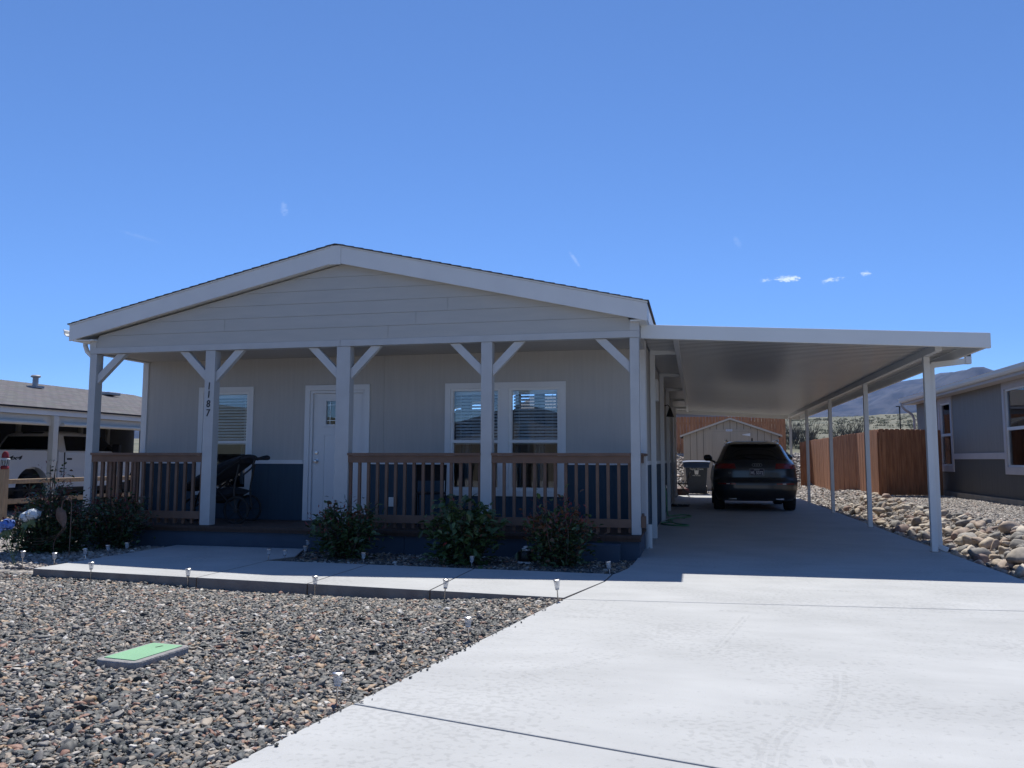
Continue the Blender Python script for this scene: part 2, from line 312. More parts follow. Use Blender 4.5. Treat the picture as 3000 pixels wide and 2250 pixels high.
Z=np.tan(np.radians(elev*.925))*3600*ramp_+ridge*95*np.sin(np.pi*np.clip((RR-1500)/2150,0,1))-12*(RR<1600)
tag(grid_mesh('mountain',X,Y,Z,mtn),kind='structure')
tag(MB().box(-160,160,-24,-15,-.6,-.032).build('road',asphalt),kind='structure')
# ---------------------------------------------------------------- driveway and walk
def slab(mb,poly,z0=-.26,z1=0): mb.prism(poly,'z',z0,z1)
dl=[(-1.6,-14.9),(-1.28,-9),(-1.15,-7.32),(-1.0,-6.43),(-.76,-4.97),(-.47,-3.17)]
mb=MB()
def xl(y): return float(np.interp(y,[p[1] for p in dl],[p[0] for p in dl]))
g=.007
# slabs cut by joints (two saw joints seen, others further back)
def j1(x): return -3.17+(x+.03)*.086
def j2(x): return -6.43-(x+.99)*.26
XR=4.0
mb=MB()
slab(mb,[(-1.6,-14.9),(5.2,-14.9),(4.9,j2(4.9)-g),(xl(-6.43),j2(-1.0)-g),(-1.15,-7.32),(-1.28,-9)])
slab(mb,[(xl(-6.43)+.002,j2(-1.0)+g),(4.9,j2(4.9)+g),(4.35,-5),(XR+.03,j1(XR)-g),(-.47,j1(-.47)-g),(-.76,-4.97)])
slab(mb,[(-.46,j1(-.46)+g),(XR+.02,j1(XR)+g),(3.9,-1.0),(3.86,4.5-g),(-.045,4.5-g),(-.045,-.2),(-.06,-.75),(-.09,-1.1),(-.16,-1.45),(-.2,-1.56),(-.225,-2.1)])
slab(mb,[(-.045,4.5+g),(3.86,4.5+g),(3.86,9.7-g),(-.045,9.7-g)])
slab(mb,[(-.045,9.7+g),(3.86,9.7+g),(3.86,14.3-g),(-.045,14.3-g)])
slab(mb,[(-.045,14.3+g),(3.86,14.3+g),(3.86,19.3),(-.045,19.3)])
drive=tag(mb.build('driveway',conc,bevel=.006),kind='structure')
mk=MB(); 
def lugs(cx,cy,ang,n,w,ln,gap):
    ca,sa=math.cos(ang),math.sin(ang)
    for k in range(n):
        o=(k-(n-1)/2)*(w+gap); P=[]
        for a in range(10):
            tt=2*math.pi*a/10; u=o+math.copysign(abs(math.cos(tt))**.5,math.cos(tt))*w/2; v=math.copysign(abs(math.sin(tt))**.5,math.sin(tt))*ln/2*random.uniform(.8,1)
            P.append((cx+u*ca-v*sa,cy+u*sa+v*ca,.003))
        mk.add(P,[tuple(range(10))])
for a in [(1.62,-5.0,.1,5,.042,.075,.012),(1.0,-5.95,.1,5,.034,.085,.012),(.95,-3.45,.05,4,.05,.06,.012),(-.2,-3.98,.05,5,.04,.06,.012),(1.9,-2.2,.03,5,.05,.07,.012),(1.25,-6.7,.0,4,.04,.12,.014)]: lugs(*a)
def track(pts,w_=.03,gap=.045,n=3):
    pts=smooth_path([(a,b_,.003) for a,b_ in pts],6)
    for k in range(n):
        o=(k-(n-1)/2)*gap
        for i in range(len(pts)-1):
            a,b_=pts[i],pts[i+1]; d=(b_-a).normalized(); nn=Vector((-d.y,d.x,0)); b2=a.lerp(b_,.86)
            mk.add([a+nn*(o-w_/2),b2+nn*(o-w_/2),b2+nn*(o+w_/2),a+nn*(o+w_/2)],[(0,1,2,3)])
track([(1.45,-5.3),(1.36,-5.8),(1.2,-6.3)],n=2); track([(1.15,-6.15),(1.0,-6.5),(.93,-6.9)],n=3); track([(.25,-5.1),(.0,-5.4),(-.3,-5.75)],.02,.03,3); track([(1.05,-3.6),(.9,-4.3),(.75,-5.0)],.02,.035,2)
mk.build('tyre_mark',tyremark,drive)
w=MB()
def yf(x): return -2.65-(x+6.45)*.0805
def wseg(xa,xb,ya=None,yb=None):
    slab(w,[(xa,yf(xa)),(xb,yf(xb)),(xb,yb if yb is not None else -1.46),(xa,ya if ya is not None else -1.40)])
wseg(-6.45,-4.32+.0,-1.4,-1.4); wseg(-4.32+2*g,-3.03-g,-1.4,-1.44); wseg(-3.03+g,-1.745-g,-1.44,-1.5)
slab(w,[(-1.745+g,yf(-1.745)),(-.475,yf(-.475)),(-.24,-2.1),(-.215,-1.56),(-1.745+g,-1.5)])
slab(w,[(-6.45,-1.4+2*g),(-4.36,-1.4+2*g),(-4.2,-.95),(-4.5,-.12),(-6.45,-.12)])
wk=tag(w.build('walkway',[conc,mat('bounce_tinted_slab_edge',(.27,.235,.205),(.20,.17,.15),6,.9,.5,60,world=True)],bevel=.006),kind='structure')  # side faces coloured brown to stand in for light bounced off the soil
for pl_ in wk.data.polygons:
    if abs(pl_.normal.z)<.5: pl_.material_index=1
# ---------------------------------------------------------------- gravel stones (stuff)
drivepoly=[(-1.6,-14.9),(5.2,-14.9),(4.9,-7.9),(4.35,-5),(4.02,-2.9),(3.9,-1),(3.87,19.3),(-.05,19.3),(-.05,-.2),(-.2,-1.56),(-.47,-3.17),(-.76,-4.97),(-1.0,-6.43),(-1.15,-7.32),(-1.28,-9)]
walkpoly=[(-6.46,-2.66),(-.46,-3.14),(-.2,-1.52),(-4.36,-1.38),(-4.2,-.95),(-4.5,-.1),(-6.46,-.1)]
def inpoly(x,y,P):
    c=np.zeros(x.shape,bool); j=len(P)-1
    for i in range(len(P)):
        xi,yi=P[i]; xj,yj=P[j]
        if yi!=yj: c^=((yi>y)!=(yj>y))&(x<(xj-xi)*(y-yi)/(yj-yi)+xi)
        j=i
    return c
def camcull(x,y,z,m=.06):
    d=np.stack([x-CX,y+CD,z-CH],-1); a=d@np.array(rt2);b_=d@np.array(up2);c=d@np.array(fw)
    u=a/c*FPX/1500; v=b_/c*FPX/1125
    return (c>.3)&(abs(u)<1+m)&(abs(v)<1+m*1.5)
def scatter(x0,x1,y0,y1,sp,size,jit=.6,excl=None,cull=True):
    gx=np.arange(x0,x1,sp); gy=np.arange(y0,y1,sp*.9); A,B=np.meshgrid(gx,gy); A=A.ravel()+rng.uniform(-jit,jit,A.size)*sp; B=B.ravel()+rng.uniform(-jit,jit,B.size)*sp
    keep=~inpoly(A,B,drivepoly)&~inpoly(A,B,walkpoly)&~((A>-8.15)&(A<.02)&(B>-.1)&(B<19))
    if excl is not None: keep&=~excl(A,B)
    A=A[keep];B=B[keep];Zz=gz(A,B); 
    if cull: k=camcull(A,B,Zz,.15); A=A[k];B=B[k];Zz=Zz[k]
    s=size*np.exp(rng.normal(0,.3,A.size)); s=np.clip(s,size*.5,size*2.2)
    return np.stack([A,B,Zz+s*.12+rng.uniform(0,.006,A.size)],-1),s
def gravel(name,batches,m,seed,nvar=7):
    P=np.concatenate([b_[0] for b_ in batches]); S=np.concatenate([b_[1] for b_ in batches])
    me=bpy.data.meshes.new(name); me.vertices.add(len(P)); me.vertices.foreach_set('co',P.astype(np.float32).ravel())
    a=me.attributes.new('scl','FLOAT_VECTOR','POINT'); v=np.stack([S*rng.uniform(.8,1.35,len(S)),S*rng.uniform(.6,1,len(S)),S*rng.uniform(.32,.7,len(S))],-1); a.data.foreach_set('vector',v.astype(np.float32).ravel())
    a=me.attributes.new('rot','FLOAT_VECTOR','POINT'); v=np.stack([rng.normal(0,.38,len(S)),rng.normal(0,.38,len(S)),rng.uniform(0,6.283,len(S))],-1); a.data.foreach_set('vector',v.astype(np.float32).ravel())
    a=me.attributes.new('pick','INT','POINT'); a.data.foreach_set('value',rng.integers(0,nvar,len(S)).astype(np.int32))
    o=link_mesh(name,me); ng=bpy.data.node_groups.new(name,'GeometryNodeTree')
    ng.interface.new_socket('Geometry',in_out='INPUT',socket_type='NodeSocketGeometry'); ng.interface.new_socket('Geometry',in_out='OUTPUT',socket_type='NodeSocketGeometry')
    n=ng.nodes;l=ng.links; gi=n.new('NodeGroupInput'); go=n.new('NodeGroupOutput'); jn=n.new('GeometryNodeGeometryToInstance')
    for k in range(nvar):
        ic=n.new('GeometryNodeMeshIcoSphere'); ic.inputs['Radius'].default_value=.5; ic.inputs['Subdivisions'].default_value=2
        pos=n.new('GeometryNodeInputPosition'); ad=n.new('ShaderNodeVectorMath'); ad.operation='ADD'; l.new(pos.outputs[0],ad.inputs[0]); ad.inputs[1].default_value=(k*7.3+seed,k*3.1,k*1.7)
        nzz=n.new('ShaderNodeTexNoise'); nzz.inputs['Scale'].default_value=1.5; nzz.inputs['Detail'].default_value=1; l.new(ad.outputs[0],nzz.inputs['Vector'])
        sb=n.new('ShaderNodeVectorMath'); sb.operation='SUBTRACT'; l.new(nzz.outputs['Color'],sb.inputs[0]); sb.inputs[1].default_value=(.5,.5,.5)
        sc=n.new('ShaderNodeVectorMath'); sc.operation='SCALE'; l.new(sb.outputs[0],sc.inputs[0]); sc.inputs['Scale'].default_value=.9
        sp=n.new('GeometryNodeSetPosition'); l.new(ic.outputs[0],sp.inputs['Geometry']); l.new(sc.outputs[0],sp.inputs['Offset'])
        sm=n.new('GeometryNodeSetShadeSmooth'); l.new(sp.outputs[0],sm.inputs['Geometry']); sm.inputs['Shade Smooth'].default_value=(k%3!=0)
        ms=n.new('GeometryNodeSetMaterial'); ms.inputs['Material'].default_value=m; l.new(sm.outputs[0],ms.inputs['Geometry']); l.new(ms.outputs[0],jn.inputs[0])
    ip=n.new('GeometryNodeInstanceOnPoints'); l.new(gi.outputs[0],ip.inputs['Points']); l.new(jn.outputs[0],ip.inputs['Instance']); ip.inputs['Pick Instance'].default_value=True
    def attr(nm,ty,dst):
        q=n.new('GeometryNodeInputNamedAttribute'); q.data_type=ty; q.inputs[0].default_value=nm; l.new([s for s in q.outputs if s.enabled][0],dst)
    attr('pick','INT',ip.inputs['Instance Index']); attr('scl','FLOAT_VECTOR',ip.inputs['Scale'])
    er=n.new('FunctionNodeEulerToRotation'); attr('rot','FLOAT_VECTOR',er.inputs[0]); l.new(er.outputs[0],ip.inputs['Rotation'])
    l.new(ip.outputs[0],go.inputs[0]); md=o.modifiers.new('stones','NODES'); md.node_group=ng; me.materials.append(m)
    return o
boxex=lambda a,b: (a>-2.86)&(a<-2.42)&(b>-6.1)&(b<-5.5)&(abs((a+2.64)-(b+5.83)*.05)<.16)
bat=[scatter(-8.5,0,-9.3,-2.6,.0215,.0275,excl=boxex),scatter(-8.5,0,-9.3,-5.0,.075,.036,excl=boxex),scatter(-6.4,-.02,-1.52,-.08,.025,.031)]
sy=rng.uniform(-8.8,-1.6,150); sxx=np.interp(sy,[p[1] for p in dl]+[-1.6],[p[0] for p in dl]+[-.2])+np.abs(rng.normal(0,.022,150)); kk=sy<-3.2
ss=rng.uniform(.008,.02,150); bat.append((np.stack([sxx[kk],sy[kk],.003+ss[kk]*.2],-1),ss[kk]))
tag(gravel('gravel_stones',bat,pebble,1.3),'multicoloured dark river gravel filling the front yard and the porch bed','gravel',kind='stuff')
nearlawn=lambda a,b:(b<-2.4)&(a>-8.4)
def leftdrop(a,b): return nearlawn(a,b)|(a>-6.3)
bat=[scatter(-14.5,-6.3,-3.2,1,.036,.04,excl=leftdrop),scatter(-14,-6.3,1,12,.06,.055,excl=leftdrop),
     scatter(3.9,7.4,-3.5,6,.030,.029),scatter(3.9,7.5,6,15,.038,.034),scatter(-1.2,6,15,25,.07,.07,excl=lambda a,b:(a<3.9)&(b<25.2)&(b<19.5)),scatter(-2,7,24.5,29.2,.085,.105)]
tag(gravel('pale_gravel_stones',bat,palepeb,5.7),'pale grey crushed gravel of the side yards and the bank behind','gravel',kind='stuff')
# ================================================================ builders
def text(name,body,size,origin,m,parent,ext=.004,shear=0,face='y',align='CENTER',squash=1,bold=0):
    cu=bpy.data.curves.new('t','FONT'); cu.body=body; cu.size=size; cu.extrude=ext; cu.align_x=align; cu.align_y='CENTER'; cu.shear=shear; cu.offset=bold
    tmp=bpy.data.objects.new('t',cu); col.objects.link(tmp); dg=bpy.context.evaluated_depsgraph_get()
    me=bpy.data.meshes.new_from_object(tmp.evaluated_get(dg)); bpy.data.objects.remove(tmp); bpy.data.curves.remove(cu)
    off=OFF[parent.name] if parent else Vector((0,0,0)); o0=Vector(origin)-off
    for v in me.vertices:
        x,y,z=v.co.x*squash,v.co.y,v.co.z
        v.co= (o0+Vector((x,-z,y))) if face=='y' else (o0+Vector((z,x,y)))   # 'x': faces +X, reads along +Y
    me.name=name; me.materials.clear(); me.materials.append(m); return link_mesh(name,me,parent)
def uv_plane(o,ud,vd):
    me=o.data; uv=me.uv_layers.new(name='UVMap'); ud=Vector(ud);vd=Vector(vd).normalized()
    for lp in me.loops: c=me.vertices[lp.vertex_index].co; uv.data[lp.index].uv=(c.dot(ud),c.dot(vd))
def wall_boxes(mb,x0,x1,z0,z1,y0,y1,holes,axis='x'):
    hs=[h for h in holes if h[1]>x0 and h[0]<x1 and h[3]>z0 and h[2]<z1]
    xs_=sorted({x0,x1,*[min(max(h[i],x0),x1) for h in hs for i in (0,1)]})
    for a,b_ in zip(xs_[:-1],xs_[1:]):
        mid=(a+b_)/2; cuts=sorted([(max(h[2],z0),min(h[3],z1)) for h in hs if h[0]<mid<h[1]]); z=z0
        for c0,c1 in cuts+[(z1,z1)]:
            if c0>z+1e-4:
                if axis=='x': mb.box(a,b_,y0,y1,z,c0)
                else: mb.box(y0,y1,a,b_,z,c0)
            z=max(z,c1)
# ---------------------------------------------------------------- main house
H=thing('house',(-4.06,0,0),'beige single storey manufactured house with white gable trim, open porch and number 1187','house','')
YW=1.22
wins=[(-7.0,-6.2,.66,2.26),(-2.87,-2.11,.72,2.26),(-1.98,-1.22,.72,2.26)]
doorh=(-5.145,-4.235,.2,2.262)
holes=wins+[doorh]
# side windows on the carport wall
side_holes=[]
mb=MB(); wall_boxes(mb,-8.11,-.02,1.19,2.8,YW,YW+.14,holes); mb.box(-.16,-.02,YW+.14,18.4,1.19,2.92); mb.box(-8.11,-7.97,YW+.14,18.4,1.19,2.92); mb.box(-7.97,-.16,18.26,18.4,.2,3.0)
mb.build('upper_wall',siding,H)
mb=MB(); wall_boxes(mb,-8.11,-.02,.2,1.13,YW,YW+.14,holes); mb.box(-.16,-.02,YW+.14,18.4,.0,1.13); mb.box(-8.11,-7.97,YW+.14,18.4,.0,1.13)
mb.build('lower_wall',navy,H)
mb=MB(); wall_boxes(mb,-8.115,-.01,1.13,1.19,YW-.018,YW+.14,[(-7.13,-6.07,0,3),(-5.24,-4.14,0,3),(-3.0,-1.1,0,3)]); mb.box(-.16,-.002,YW+.14,18.4,1.13,1.19); mb.box(-8.13,-7.97,YW+.14,18.4,1.13,1.19)
mb.build('belly_band',trim,H)
MB().box(-8.13,-8.03,YW-.022,YW+.1,.2,2.78).build('corner_trim',trim,H)
mb=MB(); mb.box(-.11,.0,YW-.022,YW+.1,.0,2.9); mb.box(-.03,.006,YW+.1,YW+.18,0,2.9); mb.build('corner_trim',trim,H)
MB().box(-3.955,-3.93,YW-.006,YW-.001,1.19,2.78).build('seam_strip',siding,H)
# deck, skirt, ceiling
mb=MB()
for k in range(9): mb.box(-8.13,-.0,-.12+k*.149,-.12+k*.149+.143,.235,.27)
mb.box(-8.13,0,-.10,-.065,.195,.233)
mb.build('porch_deck',deckm,H)
mb=MB(); mb.box(-8.11,-3.1,-.062,-.03,-.06,.232); mb.box(-3.095,-.02,-.064,-.03,-.06,.232); mb.box(-.05,-.02,-.03,1.2,-.06,.232)
mb.build('porch_skirt',skirtm,H)
MB().box(-1.35,-.25,-.30,-.066,-.06,.17).build('skirt_ledge',skirtm,H)
MB().box(-8.1,-.03,.14,YW,2.78,2.81).build('porch_ceiling',siding,H)
# beam and gable
mb=MB(); mb.box(-8.13,-4.1,-.012,.135,2.762,2.848); mb.box(-4.095,0,-.012,.135,2.762,2.848)
mb.box(-8.12,-8.0,.135,YW-.03,2.762,2.93); mb.box(-.12,-.005,.135,YW-.03,2.762,2.93)
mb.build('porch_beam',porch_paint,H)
def zr(x): return 2.955+(4.245-abs(x+4.135))*.2286
mb=MB(); z=2.85; 
while z<3.9:
    z1=min(z+.1785,3.915)
    def xr(zz): return 4.245-(zz-2.955)/.2286
    a0=min(xr(z),4.02); a1=min(max(xr(z1),.02),4.02); c=-4.135+.07
    cc=-4.065
    P=[(cc-a0,z),(cc+a0,z),(cc+a1,z1-.002),(cc-a1,z1-.002)]
    vs=[(x,-.006 if i<2 else .0,zz) for i,(x,zz) in enumerate(P)]+[(x,.05,zz) for x,zz in P]
    mb.add(vs,[(0,1,2,3),(7,6,5,4),(0,4,5,1),(1,5,6,2),(2,6,7,3),(3,7,4,0)])
    z+=.1785
mb.build('gable_siding',gablem,H)
for jx,jr in ((-2.55,2),(-3.0,1),(-3.4,0),(-5.9,1)): MB().box(jx,jx+.004,-.0075,-.003,2.853+jr*.1785,2.85+(jr+1)*.1785-.004).build('siding_joint',nail,H)
MB().prism([(-8.1,2.85),(-.03,2.85),(-.03,2.95),(-4.135,3.9),(-8.1,2.95)],'y',.051,.12).build('gable_backing',gablem,H)
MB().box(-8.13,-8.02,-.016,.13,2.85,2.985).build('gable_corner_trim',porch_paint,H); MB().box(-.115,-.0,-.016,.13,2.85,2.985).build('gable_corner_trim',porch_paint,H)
# porch posts, braces
posts=[(-8.13,-8.015),(-6.19,-6.035),(-4.15,-3.95),(-2.08,-1.93),(-.12,-.005)]
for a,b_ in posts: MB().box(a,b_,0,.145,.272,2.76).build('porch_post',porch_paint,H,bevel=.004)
def brace(x0,x1,z0=2.36,z1=2.74):
    s=1 if x1>x0 else -1; t=.17
    P=[(x0,2.31),(x0,2.31+.145),(x1-s*.145,2.758),(x1,2.758)]
    MB().prism(P,'y',.035,.11).build('brace',brace_paint,H,bevel=.003)
brace(-8.013,-7.54)
for i in (1,2,3): brace(posts[i][0]-.002,posts[i][0]-.45); brace(posts[i][1]+.002,posts[i][1]+.44)
brace(-.122,-.57)
# railings
def railing(x0,x1,label=None):
    m1=MB().box(x0,x1,-.035,.125,1.258,1.29); r_=m1.build('railing',brown,H)
    MB().box(x0,x1,.0,.035,1.158,1.256).build('rail_board',brown,r_); MB().box(x0,x1,.0,.035,.358,.462).build('bottom_rail',brown,r_)
    n=round((x1-x0)/.138); 
    for k in range(n+1):
        x=x0+.02+(x1-x0-.04)*k/n; MB().box(x-.019,x+.019,.037,.075,.29,1.256).build('baluster',brown,r_)
    return r_
railing(-8.013,-6.192); railing(-3.948,-2.082); railing(-1.928,-.122)
def side_railing(x):
    r_=MB().box(x-.07,x+.07,.148,YW-.025,1.258,1.29).build('railing',brown,H)
    MB().box(x-.017,x+.017,.148,YW-.025,1.158,1.256).build('rail_board',brown,r_); MB().box(x-.017,x+.017,.148,YW-.025,.358,.462).build('bottom_rail',brown,r_)
    for k in range(8): y=.2+k*.135; MB().box(x-.055,x-.019,y-.019,y+.019,.29,1.256).build('baluster',brown,r_)
side_railing(-8.06); side_railing(-.05)
MB().box(.0,.055,.0,.12,.36,.5).build('rail_end_block',brown,H)
# windows
def window(x0,x1,z0,z1,zm=1.47,parent=None,y=YW,casing=(.115,.115),blinds=True):
    W=parent
    fr=MB(); d0,d1=y-.006,y+.09
    fr.box(x0,x0+.035,d0,d1,z0,z1); fr.box(x1-.035,x1,d0,d1,z0,z1); fr.box(x0+.035,x1-.035,d0,d1,z1-.035,z1); fr.box(x0+.035,x1-.035,d0,d1,z0,z0+.04)
    fr.box(x0+.035,x1-.035,y+.0,y+.07,zm-.022,zm+.022)
    for (a,b_) in ((z0+.04,zm-.022),(zm+.022,z1-.035)):
        t=.012; fr.box(x0+.035,x0+.035+t,y+.02,y+.05,a,b_); fr.box(x1-.035-t,x1-.035,y+.02,y+.05,a,b_)
    f=fr.build('sash_frame',alum,W)
    MB().box(x0+.045,x1-.045,y+.032,y+.036,zm+.022,z1-.035).build('upper_pane',winglass,W)
    MB().box(x0+.045,x1-.045,y+.026,y+.030,z0+.04,zm-.022).build('lower_pane',winglass,W)
    if blinds:
        bl=MB(); z=z1-.075; bl.box(x0+.05,x1-.05,y+.095,y+.135,z1-.075,z1-.036)
        while z>zm+.0:
            bl.add([(x0+.05,y+.092,z-.016),(x1-.05,y+.092,z-.016),(x1-.05,y+.125,z+.012),(x0+.05,y+.125,z+.012),(x0+.05,y+.092,z-.013),(x1-.05,y+.092,z-.013),(x1-.05,y+.125,z+.015),(x0+.05,y+.125,z+.015)],[(0,3,2,1),(4,5,6,7),(0,1,5,4),(1,2,6,5),(2,3,7,6),(3,0,4,7)])
            z-=.047
        bl.box(x0+.05,x1-.05,y+.1,y+.13,zm-.04,zm-.015)
        for xx in (x0+.13,x1-.13): bl.box(xx-.003,xx+.003,y+.11,y+.116,zm-.02,z1-.07)
        bl.build('blind',blind,W)
def casing_mesh(x0,x1,z0,z1,cw=.115,y=YW,mul=None,name='window'):
    m_=MB(); a,b_=y-.024,y
    m_.box(x0-cw,x0,a,b_,z0-cw,z1+cw); m_.box(x1,x1+cw,a,b_,z0-cw,z1+cw); m_.box(x0,x1,a,b_,z1,z1+cw-.0); m_.box(x0,x1,a,b_,z0-cw,z0)
    if mul: m_.box(mul[0],mul[1],a+.002,b_+.14,z0,z1)
    return m_.build(name,trim,H,bevel=.002)
W1=casing_mesh(-7.0,-6.2,.66+.06,2.26,.085); window(-7.0,-6.2,.72,2.26,parent=W1)
MB().box(-7.0,-6.2,YW+.01,YW+.12,.655,.718).build('sill_filler',trim,W1)
W2=casing_mesh(-2.87,-1.22,.76,2.25,.085,mul=(-2.11,-1.98)); window(-2.87,-2.11,.76,2.25,parent=W2); window(-1.98,-1.22,.76,2.25,parent=W2)
mb=MB(); mb.box(-2.87,-2.11,YW+.01,YW+.13,.715,.758); mb.box(-1.98,-1.22,YW+.01,YW+.13,.715,.758); mb.build('sill_filler',trim,W2)
def curtain_mesh(x0,x1,z0,z1,y):
    rows=[]; n=int((x1-x0)/.02)
    for zz in (z0,z1): rows.append([(x0+(x1-x0)*k/n,y+.02*math.sin(k*1.3),zz) for k in range(n+1)])
    return grid_surface(rows)
mb=MB()
for a,b_ in ((-2.80,-2.62),(-2.3,-2.14),(-1.95,-1.86),(-1.66,-1.50),(-1.33,-1.25),(-6.5,-6.3)): MB().add(*curtain_mesh(a,b_,.8,2.2,YW+.3)).build('curtain',curtain,H)
# door
D=MB(); D.box(-5.225,-5.145,YW-.024,YW,.27,2.345); D.box(-4.235,-4.155,YW-.024,YW,.27,2.345); D.box(-5.145,-4.235,YW-.024,YW,2.262,2.345)
D.box(-5.145,-5.105,YW+.0,YW+.1,.27,2.26); D.box(-4.275,-4.235,YW+.0,YW+.1,.27,2.26); D.box(-5.105,-4.275,YW+.0,YW+.1,2.22,2.26); D.box(-5.105,-4.275,YW-.01,YW+.1,.272,.292)
D=D.build('door',doorm,H)
mb=MB(); wall_boxes(mb,-5.103,-4.277,.294,2.218,YW+.04,YW+.085,[(-4.89,-4.49+.0,1.74,2.1),(-4.89,-4.49,1.74,2.1)]); mb.build('door_leaf',doorm,D)
mb=MB()
def ring(mb,x0,x1,z0,z1,t,y0,y1): mb.box(x0,x0+t,y0,y1,z0,z1); mb.box(x1-t,x1,y0,y1,z0,z1); mb.box(x0+t,x1-t,y0,y1,z1-t,z1); mb.box(x0+t,x1-t,y0,y1,z0,z0+t)
ring(mb,-4.93,-4.45,1.70,2.14,.04,YW+.022,YW+.04)
ring(mb,-4.93,-4.71,.42,1.58,.018,YW+.03,YW+.04); ring(mb,-4.67,-4.45,.42,1.58,.018,YW+.03,YW+.04)
mb.build('door_moulding',doorm,D,bevel=.003)
MB().box(-4.89,-4.49,YW+.05,YW+.056,1.74,2.1).build('door_glass',winglass,D)
mb=MB(); 
for x in (-4.83,-4.55): mb.box(x-.004,x+.004,YW+.044,YW+.05,1.74,2.1)
for z in (1.80,2.04): mb.box(-4.89,-4.49,YW+.045,YW+.049,z-.004,z+.004)
mb.box(-4.69-.07,-4.69+.07,YW+.046,YW+.049,1.84,1.848); mb.box(-4.69-.07,-4.69+.07,YW+.046,YW+.049,1.99,1.998)
mb.build('leaded_bars',steel,D)
mb=MB(); mb.lathe([(.0,0),(.032,0),(.034,-.008),(.012,-.012),(.012,-.03),(.026,-.04),(.03,-.055),(.022,-.07),(0,-.073)][::-1],(-5.035,YW+.04,1.17),16,'y'); mb.build('knob',steel,D,smooth=True)
MB().lathe([(0,-.028),(.024,-.026),(.028,0),(0,0.001)],(-5.035,YW+.04,1.30),16,'y').build('deadbolt',steel,D,smooth=True)
mb=MB(); mb.box(-3.82,-3.70,YW-.03,YW-.001,.5,.64); mb.build('outlet_cover',alum,H,bevel=.006)
# roof
for s in (-1,1):
    def sx(x): return -4.135+s*x
    # deck slab + rake + shingles
    P=[(sx(0),4.10),(sx(4.245),3.13),(sx(4.245),2.98),(sx(0),3.93)]
    MB().prism(P,'y',-.118,18.5).build('roof_deck',alum,H)
    P=[(sx(.085),4.125),(sx(4.25),3.170),(sx(4.25),2.945),(sx(.085),3.895)]
    MB().prism(P,'y',-.15,-.12).build('rake_board',trim,H)
    P=[(sx(.085),4.148),(sx(4.255),3.192),(sx(4.255),3.172),(sx(.085),4.127)]
    MB().prism(P,'y',-.16,-.125).build('drip_edge',alum,H)
    prof=[]; x=0.0
    while x<4.27:
        x2=min(x+.14,4.275); f=lambda q:4.172-q*.2291
        prof+= [(sx(x),f(x)+.004),(sx(x2),f(x2)+.012)]; x=x2+1e-5
        if x2>=4.27: break
    prof+=[(sx(4.275),f(4.275)-.004),(sx(0),f(0)-.01)]
    sh=MB().prism(prof,'y',-.175,18.55).build('roof_shingles',shingle,H); uv_plane(sh,(0,1,0),(s*1,0,-.229))
    MB().box(min(sx(4.25),sx(4.22)),max(sx(4.25),sx(4.22)),-.12,18.5,2.985,3.168).build('eave_board',trim,H)
MB().box(-8.35,-8.0,-.118,18.4,2.945,2.96).build('soffit',alum,H); MB().box(-.1,.1,-.118,.3,2.955,2.97).build('soffit',alum,H)
MB().box(-4.218,-4.052,-.157,-.12,3.885,4.15).build('ridge_plate',trim,H)
# gutter left with downspout
gp=[(-8.385,3.12),(-8.385,3.02),(-8.46,3.02),(-8.50,3.06),(-8.50,3.105),(-8.52,3.125),(-8.505,3.125),(-8.49,3.105),(-8.485,3.065),(-8.455,3.028),(-8.395,3.028),(-8.395,3.12)]
MB().prism(gp,'y',-.13,18.5).build('gutter',alum,H)
MB().tube([(-8.44,.25,3.03),(-8.44,.25,2.93),(-8.40,.25,2.84),(-8.30,.24,2.76),(-8.20,.23,2.66),(-8.175,.23,2.5),(-8.175,.23,.05)],.035,10).build('downspout',alum,H,smooth=True)
# number on second post
for z,ch in ((2.24,'1'),(2.12,'1'),(1.985,'8'),(1.855,'7')): text('house_number',ch,.145,(-6.115-(2.24-z)*.01,-.004,z),blackm,H,.004,.08,squash=.85,bold=.001)
# things on the carport side wall
mb=MB(); mb.box(.0,.08,3.35,3.72,2.2,2.55); mb.build('meter_cabinet',alum,H,bevel=.01)
mb=MB(); mb.tube([(.0,8.5,2.44),(.07,8.5,2.46),(.12,8.5,2.40)],.012,6); mb.lathe([(.0,2.36),(.085,2.20),(.09,2.19),(.02,2.39),(.0,2.41)],(.12,8.5,0),14); mb.build('wall_lantern',blackm,H,smooth=True)
mb=MB(); mb.box(-.025,.0,6.6,7.5,.25,2.3); mb.build('side_door',doorm,H)
# ---------------------------------------------------------------- carport
C=thing('carport',(1.9,9,0),'white aluminium carport with ribbed pan roof over the concrete drive','carport'); 
def zc(x): return 2.955-.0598*x
rows0=[];y=.36
prof=[]
while y<18.15:
    prof+=[(y,0),(y+.110,0),(y+.111,.03),(y+.138,.03),(y+.139,0)]; y+=.15
prof.append((18.15,0))
NX=8; rows=[]
for i in range(NX+1):
    x=.0+4.09*i/NX; rows.append([(x,p,zc(x)-.035+q) for p,q in prof])
mb=MB(); mb.add(*grid_surface(rows)); rows=[[(a,b_,c+.012+(.0)+(.0)) for a,b_,c in r_] for r_ in rows]; mb.add(*grid_surface(rows))
rp_=mb.build('roof_pan',[pan,mat('seam_shadow',(.09,.09,.085),(.07,.07,.065),5,.6)],C)  # dark colour on the recess faces stands for shadow in the open seams
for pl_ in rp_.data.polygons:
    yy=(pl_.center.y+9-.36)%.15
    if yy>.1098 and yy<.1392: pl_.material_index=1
mb=MB(); mb.prism([(-.0,2.79),(4.14,2.545),(4.14,2.728),(0,2.972)],'y',.29,.355); mb.build('front_fascia',alum,C,bevel=.006)
